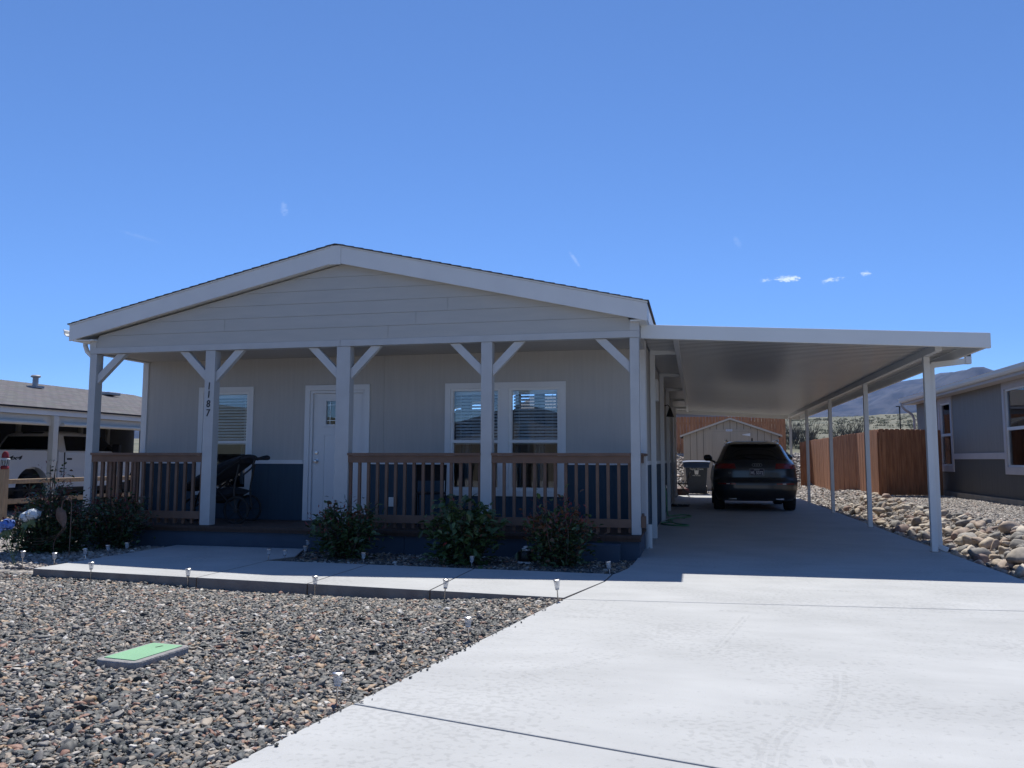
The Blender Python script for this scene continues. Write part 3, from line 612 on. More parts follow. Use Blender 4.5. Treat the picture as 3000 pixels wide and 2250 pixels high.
MB().prism([(-.0,2.80),(4.14,2.555),(4.14,2.728),(0,2.972)],'y',18.155,18.22).build('rear_fascia',alum,C)
mb=MB(); mb.box(4.092,4.105,.357,18.153,2.56,2.725); mb.box(4.105,4.135,.357,18.153,2.56,2.572); mb.box(4.125,4.14,.357,18.153,2.572,2.722); mb.build('side_gutter',alum,C)
MB().prism([(3.70,2.605),(3.78,2.605),(3.78,zc(3.78)-.002),(3.70,zc(3.7)-.002)],'y',.95,18.1).build('beam',alum,C,bevel=.004)
MB().box(.40,.47,.45,18.1,2.845,zc(.47)-.003).build('beam',alum,C,bevel=.004)
for i in range(5):
    y=1.507+i*4.0496
    mb=MB(); mb.box(3.703,3.778,y,y+.078,.003,2.603); mb.build('carport_post',alum,C,bevel=.004)
    MB().box(3.69,3.80,y-.012,y+.09,.001,.008).build('base_plate',steel,C)
for i,y in enumerate((2.47,5.92,9.36,12.8,16.25)):
    mb=MB(); mb.box(.002,.078,y,y+.07,.003,2.85); mb.prism([(.002,2.85),(.078,2.85),(.40,2.85),(.40,2.925),(.002,2.925)],'y',y,y+.07); mb.build('carport_post',alum,C,bevel=.004)
mb=MB(); mb.beam((3.83,1.66,.05),(3.83,1.66,2.52),.075,.06,(0,1,0)); mb.beam((3.83,1.66,2.5),(4.29,1.60,2.545),.06,.075); mb.box(4.24,4.31,1.56,1.64,2.50,2.66); mb.beam((3.83,1.66,.06),(3.93,1.62,.02),.06,.06)
mb.build('downspout',alum,C,bevel=.004)
mb=MB(); mb.box(4.135,4.30,1.56,1.64,2.6,2.66); mb.build('gutter_outlet',alum,C)
# ---------------------------------------------------------------- fence helper
def fence(name,pts,h,base,label,cat='fence',bw=.14,m=wood,railside=1,gap=.008,group=None):
    root=thing(name,(pts[0][0],pts[0][1],base(pts[0][0],pts[0][1])),label,cat,group)
    mb=MB(); rl=MB(); ps=MB(); q=random.Random(len(label))
    for (ax,ay),(bx,by) in zip(pts[:-1],pts[1:]):
        L_=math.hypot(bx-ax,by-ay); n=max(1,int(L_/(bw+gap))); dx,dy=(bx-ax)/L_,(by-ay)/L_; nx,ny=-dy,dx; st=L_/n
        for k in range(n):
            s0=k*st; s1=s0+st-(gap*q.uniform(.3,1.6) if k<n-1 else -.012); z0=base(ax+dx*s0,ay+dy*s0)+.03; z1=base(ax,ay)*0+z0+h+q.uniform(-.008,.008); yo=q.uniform(-.004,.004)
            P=[(s0,z0),(s1,z0),(s1,z1-.03),(s1-.03,z1),(s0+.03,z1),(s0,z1-.03)]
            yo+=0 if railside>0 else -.017; vs=[(ax+dx*s+nx*yo,ay+dy*s+ny*yo,z) for s,z in P]+[(ax+dx*s+nx*(yo+.017),ay+dy*s+ny*(yo+.017),z) for s,z in P]
            mb.add(vs,[(0,1,2,3,4,5),(11,10,9,8,7,6)]+[(i,(i+1)%6+0,(i+1)%6+6,i+6) for i in range(6)])
        for hh in (.3,1.5):
            o=.045*railside; z0=base(ax,ay)+hh; z1=base(bx,by)+hh
            MB().beam((ax+nx*o,ay+ny*o,z0),(bx+nx*o,by+ny*o,z1),.04,.085).build('rail',m,root)
        for s in (0.05,L_-.05):
            o=.11*railside; x,y_=ax+dx*s+nx*o,ay+dy*s+ny*o; zz=base(x,y_); MB().box(x-.045,x+.045,y_-.045,y_+.045,zz-.1,zz+h-.05).build('post',m,root)
    mb.build('pickets',m,root); 
    return root
G=lambda x,y: float(gz(x,y))
fence('picket_fence',[(7.42,14.6),(5.66,13.9),(5.78,17.7),(5.24,19.3),(5.30,24.9),(4.9,25.1)],1.83,lambda x,y:G(x,y),'new cedar picket fence zigzagging beside the grey neighbour house',railside=-1)
fence('picket_fence',[(-9,29.3),(4.76,29.2),(4.9,33)],1.78,lambda x,y:1.45,'reddish cedar privacy fence on the bank behind the tan shed')
# ---------------------------------------------------------------- right neighbour
nb_up=mat('grey_taupe_siding',(.285,.26,.23),(.245,.225,.20),2,.85,.5,9,(14,14,.5))
nb_lo=mat('dark_taupe_siding',(.105,.098,.085),(.085,.08,.07),2,.85,.5,9,(14,14,.5))
nb_trim=mat('pinkish_trim',(.52,.485,.48),(.48,.45,.445),3,.65)
NBH=thing('house',(10.5,10,.18),'grey taupe neighbour house with pale trim and two side windows','house')
XN=7.5; zf=.36
nh=[(14.42-.55,14.85,1.07,2.8),(8.35,9.86,1.07,2.8)]
mb=MB(); wall_boxes(mb,4.5,17.34,1.39,2.98,XN,XN+.14,nh,'y'); mb.box(XN+.14,13,17.2,17.34,1.39,2.98); mb.prism([(XN,2.98),(13,2.98),(13,4.2)],'y',17.2,17.34); mb.build('upper_wall',nb_up,NBH)
mb=MB(); wall_boxes(mb,4.5,17.34,zf,1.24,XN,XN+.14,nh,'y'); mb.box(XN+.14,13,17.2,17.34,zf,1.24); mb.build('lower_wall',nb_lo,NBH)
MB().box(XN-.06,XN+.2,4.5,17.4,-.1,zf).build('footing',conc_old,NBH)
mb=MB(); wall_boxes(mb,4.5,17.34,1.24,1.39,XN-.02,XN+.14,[(13.75,14.97,0,3),(8.2,10.0,0,3)],'y'); mb.build('belly_band',nb_trim,NBH)
for (a,b_,c,d) in nh:
    m_=MB(); t=.13
    m_.box(XN-.03,XN,a-t,a,c-.17,2.96); m_.box(XN-.03,XN,b_,b_+t,c-.17,2.96); m_.box(XN-.03,XN,a,b_,d,2.96); m_.box(XN-.03,XN,a,b_,c-.17,c)
    wv=m_.build('window',nb_trim,NBH)
    m_=MB(); m_.box(XN+.0,XN+.08,a,a+.03,c,d); m_.box(XN,XN+.08,b_-.03,b_,c,d); m_.box(XN,XN+.08,a+.03,b_-.03,d-.04,d); m_.box(XN,XN+.08,a+.03,b_-.03,c,c+.04); m_.box(XN-.002,XN+.07,a+.03,b_-.03,1.88,1.95)
    m_.build('sash_frame',alum,wv); MB().box(XN+.03,XN+.035,a+.03,b_-.03,c+.04,1.88).build('lower_pane',winglass,wv); MB().box(XN+.035,XN+.04,a+.03,b_-.03,1.95,d-.04).build('upper_pane',winglass,wv)
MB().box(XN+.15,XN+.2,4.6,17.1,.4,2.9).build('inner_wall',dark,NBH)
mb=MB(); mb.box(7.16,7.2,4.5,17.62,2.96,3.13); mb.prism([(7.2,2.96),(7.2,3.13),(13,4.5),(13,4.3)],'y',17.58,17.62); mb.build('eave_board',nb_trim,NBH)
MB().box(7.2,7.5,4.5,17.58,2.965,2.985).build('soffit',nb_trim,NBH)
MB().prism([(7.155,3.13),(7.155,3.03),(7.09,3.03),(7.05,3.08),(7.04,3.14),(7.03,3.155),(7.05,3.155),(7.06,3.13),(7.065,3.085),(7.1,3.04),(7.145,3.04),(7.145,3.13)],'y',4.5,17.62).build('gutter',alum,NBH)
rs=MB().prism([(7.14,3.135),(7.14,3.16),(13,4.53),(13,4.5)],'y',4.45,17.66).build('roof',shingle,NBH); uv_plane(rs,(0,1,0),(1,0,.23))
MB().tube([(7.1,17.5,3.03),(7.1,17.5,2.92),(7.2,17.45,2.80),(7.38,17.42,2.66),(7.44,17.42,2.5),(7.44,17.42,.3)],.04,8).build('downspout',nb_trim,NBH,smooth=True)
# ---------------------------------------------------------------- house behind the back fence
BH=thing('house',(-3,36,1.5),'pale grey house wall and white eave seen above the cedar fence behind the shed','house')
mb=MB(); mb.box(-9,2.41,34,44,1.4,3.74); mb.build('wall',mat('pale_grey_siding',(.30,.31,.33),(.28,.29,.31),2,.8),BH)
mb=MB(); mb.box(-9.2,1.27,33.6,33.7,3.742,3.85); mb.build('eave_board',alum,BH)
rf=MB().prism([(33.55,3.86),(33.55,3.90),(39,5.1),(44.4,3.9),(44.4,3.86),(39,5.06)],'x',-9.3,1.3).build('roof',shingle,BH); uv_plane(rf,(1,0,0),(0,1,.22))
mb=MB(); mb.box(2.36,2.43,33.97,34.05,1.4,3.74); mb.build('corner_trim',alum,BH)
# ---------------------------------------------------------------- left neighbour with carport
cream=mat('cream_trim',(.64,.61,.53),(.60,.57,.50),3,.6)
LH=thing('house',(-16,5,0),'neighbour house with grey shingle roof and white carport beam at the left','house')
XL=-13.7
MB().box(XL-.02,XL+.04,-6,13.6,2.185,2.345).build('fascia',alum,LH)
mb=MB(); mb.box(XL-.12,XL-.04,-6,13.5,1.95,2.18); mb.build('header_beam',cream,LH)
mb=MB(); mb.lathe([(.0,-6.0),(.045,-5.999),(.045,5.2),(.0,5.201)],(XL+.02,0,1.99),10,'y'); mb.build('rolled_shade',cream,LH,smooth=True)
mb=MB(); mb.lathe([(.0,5.72),(.045,5.721),(.045,13.3),(.0,13.301)],(XL+.02,0,1.99),10,'y'); mb.build('rolled_shade',cream,LH,smooth=True)
for y in (1.3,5.36,9.6): 
    mb=MB(); mb.box(XL-.09,XL+.05,y+.06,y+.21,.0,2.18); mb.build('carport_post',cream,LH,bevel=.01)
rs=MB().prism([(XL+.1,2.35),(-18,3.37),(-18,3.33),(XL+.1,2.31)],'y',-6,13.6); rs.prism([(-18,3.37),(-22.4,2.35),(-22.4,2.31),(-18,3.33)],'y',-6,13.6)
rs=rs.build('roof',shingle,LH); uv_plane(rs,(0,1,0),(1,0,-.23))
MB().box(-22.4,-18.3,-6,14,0,2.4).build('wall',nb_up,LH)
MB().box(-18.3,-18.2,-6,14,0,2.9).build('carport_wall',mat('dark_taupe_wall_siding',(.14,.135,.125),(.12,.115,.11),3,.8),LH)  # inner carport wall in dark taupe siding
for y in (2.3,6.0,9.0,11.4,12.6): MB().box(-18.2,-18.12,y,y+.12,0,2.5).build('wall_trim',cream,LH)
mb=MB(); mb.box(XL,-18,14.0,14.15,0,2.4); mb.build('end_wall',nb_up,LH)
MB().box(-18.3,XL-.2,-6,14,2.30,2.33).build('ceiling',nb_up,LH)
ventm=mat('galvanised_vent',(.42,.42,.42),(.34,.34,.34),8,.6)
def vent(x,y):
    z=2.35+(XL+.1-x)*.2372
    m_=MB(); m_.box(x-.16,x+.16,y-.15,y+.15,z-.03,z+.03); m_.lathe([(.075,z),(.075,z+.26),(.12,z+.27),(.13,z+.30),(.10,z+.33),(0,z+.34)],(x,y,0),12); return m_.build('roof_vent',ventm,LH,smooth=True)
vent(-17.0,8.35)
mb=MB(); z=2.35+(XL+.1+17)*.2372; mb.box(-17.3,-16.8,11.0,11.5,z+.0,z+.09); mb.build('roof_vent',ventm,LH,bevel=.02)
# ---------------------------------------------------------------- back bank shed
S=thing('garden_shed',(2.05,24.7,0),'tan wooden garden shed with peaked roof and double door behind the parked car','shed')
x0,x1,y0,y1=.2,3.9,23.5,26.2; rz=lambda x: 2.17+(1.85-abs(x-2.05))*.355
mb=MB(); k=0; x=x0
while x<x1-.01:
    xe=min(x+.264,x1)
    if 1.25<(x+xe)/2<2.85: zb=2.42
    else: zb=.05
    xs2=[x+.009,xe-.009]
    if x<2.05<xe: P=[(xs2[0],zb),(xs2[1],zb),(xs2[1],rz(xs2[1])),(2.05,rz(2.05)),(xs2[0],rz(xs2[0]))]
    else: P=[(xs2[0],zb),(xs2[1],zb),(xs2[1],rz(xs2[1])),(xs2[0],rz(xs2[0]))]
    mb.prism(P,'y',y0,y0+.012); x=xe
mb.prism([(x0+.01,.02),(x1-.01,.02),(x1-.01,rz(x1)-.01),(2.05,rz(2.05)-.01),(x0+.01,rz(x0)-.01)],'y',y0+.0125,y1)
mb.build('walls',shedm,S); MB().prism([(x0+.012,.05),(x1-.012,.05),(x1-.012,rz(x1)-.02),(2.05,rz(2.05)-.02),(x0+.012,rz(x0)-.02)],'y',y0+.006,y0+.0124).build('groove_backing',mat('dark_groove',(.10,.08,.06),None),S)
mb=MB(); ring(mb,1.24,2.86,.05,2.44,.09,y0-.022,y0+.0); mb.box(x0-.005,x0+.085,y0-.02,y0,.05,2.17); mb.box(x1-.085,x1+.005,y0-.02,y0,.05,2.17); mb.build('trim_boards',shedm,S)
for a,b_ in ((1.335,2.045),(2.055,2.765)):
    dd=MB().box(a,b_,y0-.02,y0-.002,.1,2.345).build('door_leaf',shedm,S); m_=MB(); ring(m_,a+.0,b_,.1,2.345,.09,y0-.034,y0-.021); m_.build('door_frame',shedm,dd)
    for z in (.5,1.3,2.22): 
        if a<2: continue
        m_=MB(); s=1 if a>2 else -1; xx=b_ if s>0 else a
        m_.prism([(xx+s*.06,z-.06),(xx+s*.06,z+.06),(xx-s*.02,z+.05),(xx-s*.25,z+.012),(xx-s*.25,z-.012),(xx-s*.02,z-.05)],'y',y0-.042,y0-.036); m_.build('hinge',alum,dd)
for s in (-1,1):
    P=[(2.05,2.835),(2.05+s*1.98,2.13),(2.05+s*1.98,2.19),(2.05,2.895)]
    MB().prism(P,'y',y0-.12,y1+.1).build('roof_panel',shingle,S); P=[(2.05,2.83),(2.05+s*1.99,2.12),(2.05+s*1.99,2.20),(2.05,2.905)]
    MB().prism(P,'y',y0-.15,y0-.121).build('fascia',shedt,S)
sg=MB().box(1.88,2.13,y0-.035,y0-.023,2.36,2.44).build('sign_plate',alum,S); text('sign_text','TUFF SHED',.045,(2.005,y0-.037,2.4),mat('sign_blue',(.05,.10,.3),None),sg,.001,bold=.0008)
MB().box(.15,3.95,y0+.02,y1,-.05,.048).build('skid_floor',wood2,S)
# ---------------------------------------------------------------- rubbish bin
B=thing('wheelie_bin',(.69,19.2,0),'dark wheeled rubbish bin with closed lid standing at the end of the carport','bin')
binm=mat('bin_plastic',(.028,.038,.055),(.024,.032,.046),10,.5); bluem=mat('bin_lid_blue',(.02,.045,.11),(.018,.04,.095),5,.5)
mb=MB(); P0=[(.38,19.0),(1.0,19.0),(1.0,19.5),(.38,19.5)]; P1=[(.30,18.86),(1.08,18.86),(1.08,19.66),(.30,19.66)]
vs=[(x,y,.03) for x,y in P0]+[(x,y,1.06) for x,y in P1]; mb.add(vs,[(0,3,2,1),(4,5,6,7),(0,1,5,4),(1,2,6,5),(2,3,7,6),(3,0,4,7)]); mb.build('body',binm,B,bevel=.02)
mb=MB(); mb.box(.25,1.13,18.80,19.7,.93,1.075); mb.build('rim',bluem,B,bevel=.02)
mb=MB(); rows=[]
for i in range(7):
    t=i/6; rows.append([(.22+.94*j/8, 18.78+.94*t, 1.08+.10*math.sin(math.pi*min(1,.15+t*.85))**.6*(1-.25*abs(j/4-1)**4)+.03*t) for j in range(9)])
mb.add(*grid_surface(rows)); mb.add(*grid_surface([[(a,b_,c-.03) for a,b_,c in r_] for r_ in rows])); mb.box(.23,1.15,18.78,18.81,1.05,1.115); mb.build('lid',bluem,B,smooth=True)
MB().tube([(.3,19.72,1.0),(.3,19.78,1.06),(1.08,19.78,1.06),(1.08,19.72,1.0)],.015,8).build('handle',binm,B,smooth=True)
for x in (.36,1.02):
    m_=MB(); m_.lathe([(0,-.03),(.13,-.03),(.15,-.02),(.15,.02),(.13,.03),(0,.03)],(x,19.6,.15),18,'x'); m_.build('wheel',blackm,B,smooth=True)
text('printed_words','Taylor Waste',.085,(.69,18.855,.89),alum,B,.001,bold=.001)
m_=MB(); m_.prism([(.635,.70),(.745,.70),(.765,.83),(.615,.83)],'y',18.848,18.856); m_.box(.60,.78,18.846,18.856,.838,.852); m_.build('printed_bin_mark',alum,B)
text('printed_number','(928) 649-2662',.045,(.69,18.86,.66),alum,B,.001)
# ---------------------------------------------------------------- folding chair at the end of the wall
def folding_chair(loc,rz,label,scale=1):
    c_=thing('folding_chair',(0,0,0),label,'chair'); r_=.011
    for s in (-.2,.2):
        MB().tube([(s,-.22,0),(s,.16,.52),(s,.30,.86)],r_,6).build('leg',blackm,c_,smooth=True)
        MB().tube([(s*.85,.24,0),(s*.85,-.02,.36),(s*.85,-.15,.47)],r_,6).build('leg',blackm,c_,smooth=True)
    MB().box(-.2,.2,-.17,.2,.445,.475).build('seat',fabric,c_,bevel=.012)
    rows=[[(-.2+.4*j/6,.235+.03*math.sin(math.pi*j/6)+.05*i/3,.64+.22*i/3) for j in range(7)] for i in range(4)]
    m_=MB(); m_.add(*grid_surface(rows)); m_.add(*grid_surface([[(a,b_+.012,c) for a,b_,c in q] for q in rows])); m_.build('backrest',fabric,c_,smooth=True)
    MB().tube([(-.17,.2,.06),(.17,.2,.06)],.008,6).build('stretcher',blackm,c_)
    c_.location=loc; c_.rotation_euler=(0,0,rz); c_.scale=(scale,)*3; return c_
folding_chair((.22,17.0,.0),R(-82),'black metal folding chair by the far carport wall, beside the bin',.95)
folding_chair((-3.0,.72,.27),R(200),'dark blue folding chair on the porch behind the railing and under the double window')
# mats, bag
mb=MB(); rows=[[( .0+.48*i/10+.02*math.sin(j), 11.2+.42*j/8+.02*math.sin(i*1.7), .012+.035*abs(math.sin(i*1.1+j*.8))) for j in range(9)] for i in range(11)]
mb.add(*grid_surface(rows)); mb.add(*grid_surface([[(a,b_,.004) for a,b_,c in q] for q in rows])); 
tag(mb.build('floor_mat',fabric,None,(.24,11.4,0),smooth=True),'crumpled black mat lying on the carport slab against the house wall','mat')
mb=MB(); mb.lathe([(0,0),(.2,.01),(.26,.10),(.22,.22),(.10,.29),(.0,.30)],(.15,18.35,0),16); o=tag(mb.build('sports_bag',mat('dark_red_fabric',(.10,.02,.02),(.03,.03,.03),6,.7),None,(.15,18.35,0),smooth=True),'dark red and black round bag on the slab behind the folding chair','bag'); o.scale=(1.2,.8,1)
# hose
pts=[(.02,8.4,.62),(.04,8.38,.55),(.05,8.3,.3),(.08,8.0,.05),(.12,7.6,.02)]
def loop(cx,cy,rx,ry,a0,a1,n,z=.018,rot=0):
    out=[]
    for k in range(n+1):
        a=R(a0+(a1-a0)*k/n); x,y=rx*math.cos(a),ry*math.sin(a); out.append((cx+x*math.cos(rot)-y*math.sin(rot),cy+x*math.sin(rot)+y*math.cos(rot),z+.006*math.sin(k*.9)))
    return out
pts=[(.02,7.4,.62),(.045,7.35,.5),(.06,7.3,.25),(.08,7.2,.05)]+[(.15,7.5,.018),(.35,7.8,.018),(.52,7.7,.018),(.55,7.3,.018),(.38,7.0,.018),(.2,6.7,.018),(.14,6.2,.03),(.22,5.9,.02),(.16,5.6,.018),(.02,5.5,.018),(.05,5.15,.018),(.25,4.9,.018),(.48,4.88,.018),(.52,5.05,.018),(.3,5.3,.018),(.12,5.7,.04),(.1,6.2,.018),(.3,6.6,.04),(.42,6.9,.018)]
hm=mat('green_hose',(.10,.28,.13),(.07,.22,.10),5,.4)
ho=thing('garden_hose',(.1,7.4,0),'light green garden hose looped on the slab below the wall tap','hose')
MB().tube(smooth_path(pts),.013,8).build('hose_line',hm,ho,smooth=True); MB().lathe([(0,0),(.016,0),(.018,.03),(.01,.05),(0,.05)],(.42,6.9,.012),10,'y').build('hose_end',steel,ho)
MB().tube([(-.01,7.4,.66),(.05,7.4,.66),(.05,7.4,.60)],.012,8).build('tap',steel,ho)
# pvc pipe
o=tag(MB().lathe([(.048,0),(.056,0),(.056,.34),(.048,.34),(.047,.05),(0,.05)],(.02,1.10,-.02),20,caps=False).build('drain_pipe',mat('scuffed_white_plastic',(.6,.6,.58),(.12,.11,.10),6,.5,ramp=(.60,.66)),None,(.02,1.10,-.02),smooth=True),'short scuffed white plastic pipe stub standing at the porch corner','pipe')
# ---------------------------------------------------------------- slice surface for vehicles
def car_slices(Zs,w,yr,yf,cr=.22,cf=.35,n=13,bulge=.05,fb=.12):
    rows=[]
    for z in Zs:
        W_,a,b_=w(z),yr(z),yf(z); row=[]
        for k in range(n): # rear, right to left
            q=1-2*k/(n-1); q=math.copysign(abs(q)**.75,q); row.append((q*W_,a+bulge*q*q+cr*abs(q)**9,z))
        for k in range(1,7): t=k/7; row.append((-W_*(1+.0),(a+bulge+cr)*(1-t)+(b_-fb-cf)*t,z))
        for k in range(n):
            q=-1+2*k/(n-1); q=math.copysign(abs(q)**.75,q); row.append((q*W_,b_-fb*q*q-cf*abs(q)**9,z))
        for k in range(1,7): t=k/7; row.append((W_,(b_-fb-cf)*(1-t)+(a+bulge+cr)*t,z))
        rows.append(row)
    return rows
def close_rows(rows):
    n=len(rows[0]); vs=[p for r_ in rows for p in r_]; fs=[]
    for i in range(len(rows)-1):
        for j in range(n): k=(j+1)%n; fs.append((i*n+j,i*n+k,(i+1)*n+k,(i+1)*n+j))
    fs.append(tuple(range(n))[::-1]); fs.append(tuple(range((len(rows)-1)*n,len(rows)*n))); return vs,fs
def cut(o,cutter_mb):
    me=cutter_mb.mesh('c',blackm); c_=bpy.data.objects.new('c',me); col.objects.link(c_)
    m_=o.modifiers.new('b','BOOLEAN'); m_.operation='DIFFERENCE'; m_.object=c_; m_.solver='EXACT'
    dg=bpy.context.evaluated_depsgraph_get(); new=bpy.data.meshes.new_from_object(o.evaluated_get(dg)); o.modifiers.clear(); o.data=new; bpy.data.objects.remove(c_)
    new.polygons.foreach_set('use_smooth',[True]*len(new.polygons)); new.set_sharp_from_angle(angle=R(30))
def interp(P): 
    xs_=[p[0] for p in P]; ys_=[p[1] for p in P]; return lambda z: float(np.interp(z,xs_,ys_))
def wheel(parent,x,y,r_,w_,rimr,side,nspoke=10):
    wv=MB(); s=side; wv.lathe([(rimr,-w_/2),(r_-.02,-w_/2),(r_,-w_/2+.03),(r_,w_/2-.03),(r_-.02,w_/2),(rimr,w_/2)],(x,y,r_),36,'x',caps=False); wv=wv.build('wheel',tyrem,parent,smooth=True)
    m_=MB(); m_.lathe([(0,s*.02),(rimr*.16,s*.03),(rimr*.16,-.02),(0,-.02)] if s>0 else [(0,-.02*1),(rimr*.16,-.03),(rimr*.16,.02),(0,.02)],(x+s*w_*.25,y,r_),16,'x'); m_.lathe([(rimr,-w_*.45),(rimr*.94,-w_*.4),(rimr*.94,w_*.4),(rimr,w_*.45)],(x,y,r_),36,'x',caps=False)
    for k in range(nspoke):
        a=2*math.pi*k/nspoke; m_.beam((x+s*w_*.27,y+.04*math.cos(a),r_+.04*math.sin(a)),(x+s*w_*.30,y+rimr*.96*math.cos(a),r_+rimr*.96*math.sin(a)),.035,.025,(1,0,0))
    m_.build('rim',rimm,wv,smooth=True)
tyrem=mat('tyre_rubber',(.014,.014,.015),(.02,.02,.02),30,.85); rimm=mat('alloy_rim',(.07,.07,.075),(.06,.06,.06),5,.4,metal=.5)
paint=mat('dark_grey_paint',(.022,.026,.030),(.018,.022,.026),2,.34,coat=.6,metal=.2); cladm=mat('black_cladding',(.014,.014,.015),(.018,.018,.018),20,.5)
redlens=mat('red_lens',(.24,.012,.012),(.14,.006,.008),30,.2,coat=.6); whitelens=mat('white_lens',(.75,.75,.75),(.6,.6,.6),8,.2)
steel2=mat('dull_emblem_metal',(.30,.30,.30),(.24,.24,.24),5,.4); chrome=mat('chrome',(.7,.7,.7),(.6,.6,.6),3,.3,metal=1)
# SUV (rear towards the camera)
V=thing('suv',(2.04,9.5,0),'dark grey SUV parked nose first under the white carport, rear facing the viewer','car')
cw=interp([(.26,.86),(.36,.92),(.55,.955),(.72,.965),(.85,.955),(1.0,.94),(1.10,.915),(1.19,.86),(1.24,.815),(1.42,.735),(1.55,.675),(1.62,.62),(1.66,.52),(1.685,.36)])
cyr=interp([(.26,.10),(.36,.04),(.48,.0),(.68,.0),(.75,.04),(.80,.075),(1.0,.085),(1.12,.12),(1.20,.18),(1.24,.22),(1.50,.50),(1.60,.64),(1.66,.90),(1.685,1.4)])
cyf=interp([(.26,4.45),(.45,4.64),(.72,4.66),(.88,4.55),(.98,4.2),(1.06,3.55),(1.12,3.3),(1.55,2.55),(1.62,2.4),(1.685,2.0)])
Zs=[.26,.30,.36,.42,.48,.55,.62,.68,.71,.745,.77,.80,.86,.93,1.0,1.06,1.12,1.16,1.20,1.24,1.3,1.36,1.42,1.48,1.53,1.57,1.60,1.62,1.645,1.66,1.675,1.685]
rows=car_slices(Zs,cw,cyr,cyf,cr=.30,cf=.5)
off=Vector((2.04,9.5,0)); tr=lambda P:[(p[0]+off.x,p[1]+off.y,p[2]+off.z) for p in P]
mb=MB(); vs,fs=close_rows(rows); mb.add(tr(vs),fs); body=mb.build('body',paint,V,smooth=True)
cm=MB()
for y in (.92,3.76):
    for s in (-1,1): cm.lathe([(.001,-.16),(.40,-.16),(.40,.16),(.001,.16)],(off.x+s*.89,off.y+y,.37),40,'x')
cut(body,cm)
MB().box(off.x-.74,off.x+.74,off.y+.3,off.y+4.3,.24,.5).build('underbody',cladm,V)
for y in (.92,3.76):
    for s in (-1,1): wheel(V,off.x+s*.82,off.y+y,.365,.245,.25,s)
def rear_pt(q,z,o=.004): 
    W_=cw(z); return (q*W_+off.x,cyr(z)+.05*q*q+.30*abs(q)**9-o+off.y,z)
def rpatch(q0,q1,z0,z1,o=.004,nq=12,nz=8,qf=None):
    rows=[]
    for i in range(nz+1):
        z=z0+(z1-z0)*i/nz; a,b_=(q0,q1) if qf is None else qf(i/nz)
        rows.append([rear_pt(a+(b_-a)*j/nq,z,o) for j in range(nq+1)])
    return grid_surface(rows)
MB().add(*rpatch(0,0,1.215,1.585,.006,24,14,lambda t:(-.90+.05*t-.0*t,.90-.05*t))).build('rear_window',carglass_o:=mat('privacy_glass',(.006,.007,.008),(.008,.009,.010),3,.06,spec=.6),V,smooth=True)
for s in (-1,1):
    def qf(t,s=s): 
        a,b_=s*(.47+.05*(t if t<1 else 1)),s*.985; return (min(a,b_),max(a,b_))
    MB().add(*rpatch(0,0,1.005,1.125,.008,14,4,qf)).build('tail_light',redlens,V,smooth=True)
    q0,q1=sorted((s*.48,s*.90)); rl_=MB().add(*rpatch(q0,q1,.635,.668,.010,12,2)).build('reflector',redlens,V,smooth=True)
    q0,q1=sorted((s*.62,s*.70)); MB().add(*rpatch(q0,q1,.643,.660,.014,3,1)).build('reversing_lamp',whitelens,V)
    MB().tube([rear_pt(s*.60-.1,.30,-.01),rear_pt(s*.60,.295,.0),rear_pt(s*.60+.1,.30,-.01)],.028,10).build('exhaust_tip',steel,V,smooth=True)
MB().add(*rpatch(-.97,.97,.30,.50,.006,24,5)).build('lower_bumper',cladm,V,smooth=True)
MB().add(*rpatch(-.95,.95,.715,.735,.006,24,1)).build('bumper_seam',cladm,V)
MB().add(*rpatch(-.9,.9,.985,.991,.006,16,1)).build('tailgate_crease',cladm,V)
mb=MB(); mb.add(*rpatch(-.86,.86,1.59,1.64,.10,16,2)); mb.add(*rpatch(-.86,.86,1.63,1.665,.06,16,2)); mb.build('roof_spoiler',paint,V,smooth=True)
pl=MB(); frm=steel2; c0=Vector(rear_pt(.03,.92,.012)); pl.box(c0.x-.16,c0.x+.16,c0.y-.008,c0.y+.03,.84,1.0); pl=pl.build('number_plate',mat('plate_dark',(.02,.015,.03),(.03,.02,.04),6,.5),V,bevel=.004)
m_=MB(); ring(m_,c0.x-.165,c0.x+.165,.835,1.005,.012,c0.y-.014,c0.y-.007); m_.build('plate_frame',frm,pl); text('plate_number','ML 5372',.098,(c0.x,c0.y-.011,.905),mat('plate_white',(.75,.74,.76),None),pl,.001,bold=.0025,squash=.82)
text('plate_header','ARIZONA',.03,(c0.x,c0.y-.011,.975),alum,pl,.001,bold=.0005)
m_=MB()
for k in range(4):
    cx_=c0.x+.01+(k-1.5)*.052; pts=[(cx_+.034*math.cos(a),c0.y-.018+.02,1.09+.034*math.sin(a)) for a in [2*math.pi*i/20 for i in range(20)]]; 
    p0=rear_pt(.04,1.09,.012); pts=[(a,p0[1],c) for a,b_,c in pts]; m_.tube(pts,.005,6,closed=True)
m_.build('badge_rings',mat('badge_metal',(.3,.3,.3),None,5,.3),V,smooth=True)
p0=rear_pt(-.62,.9,.008); text('boot_lettering','Q5',.05,(p0[0],p0[1]-.003,.9),steel2,V,.003)
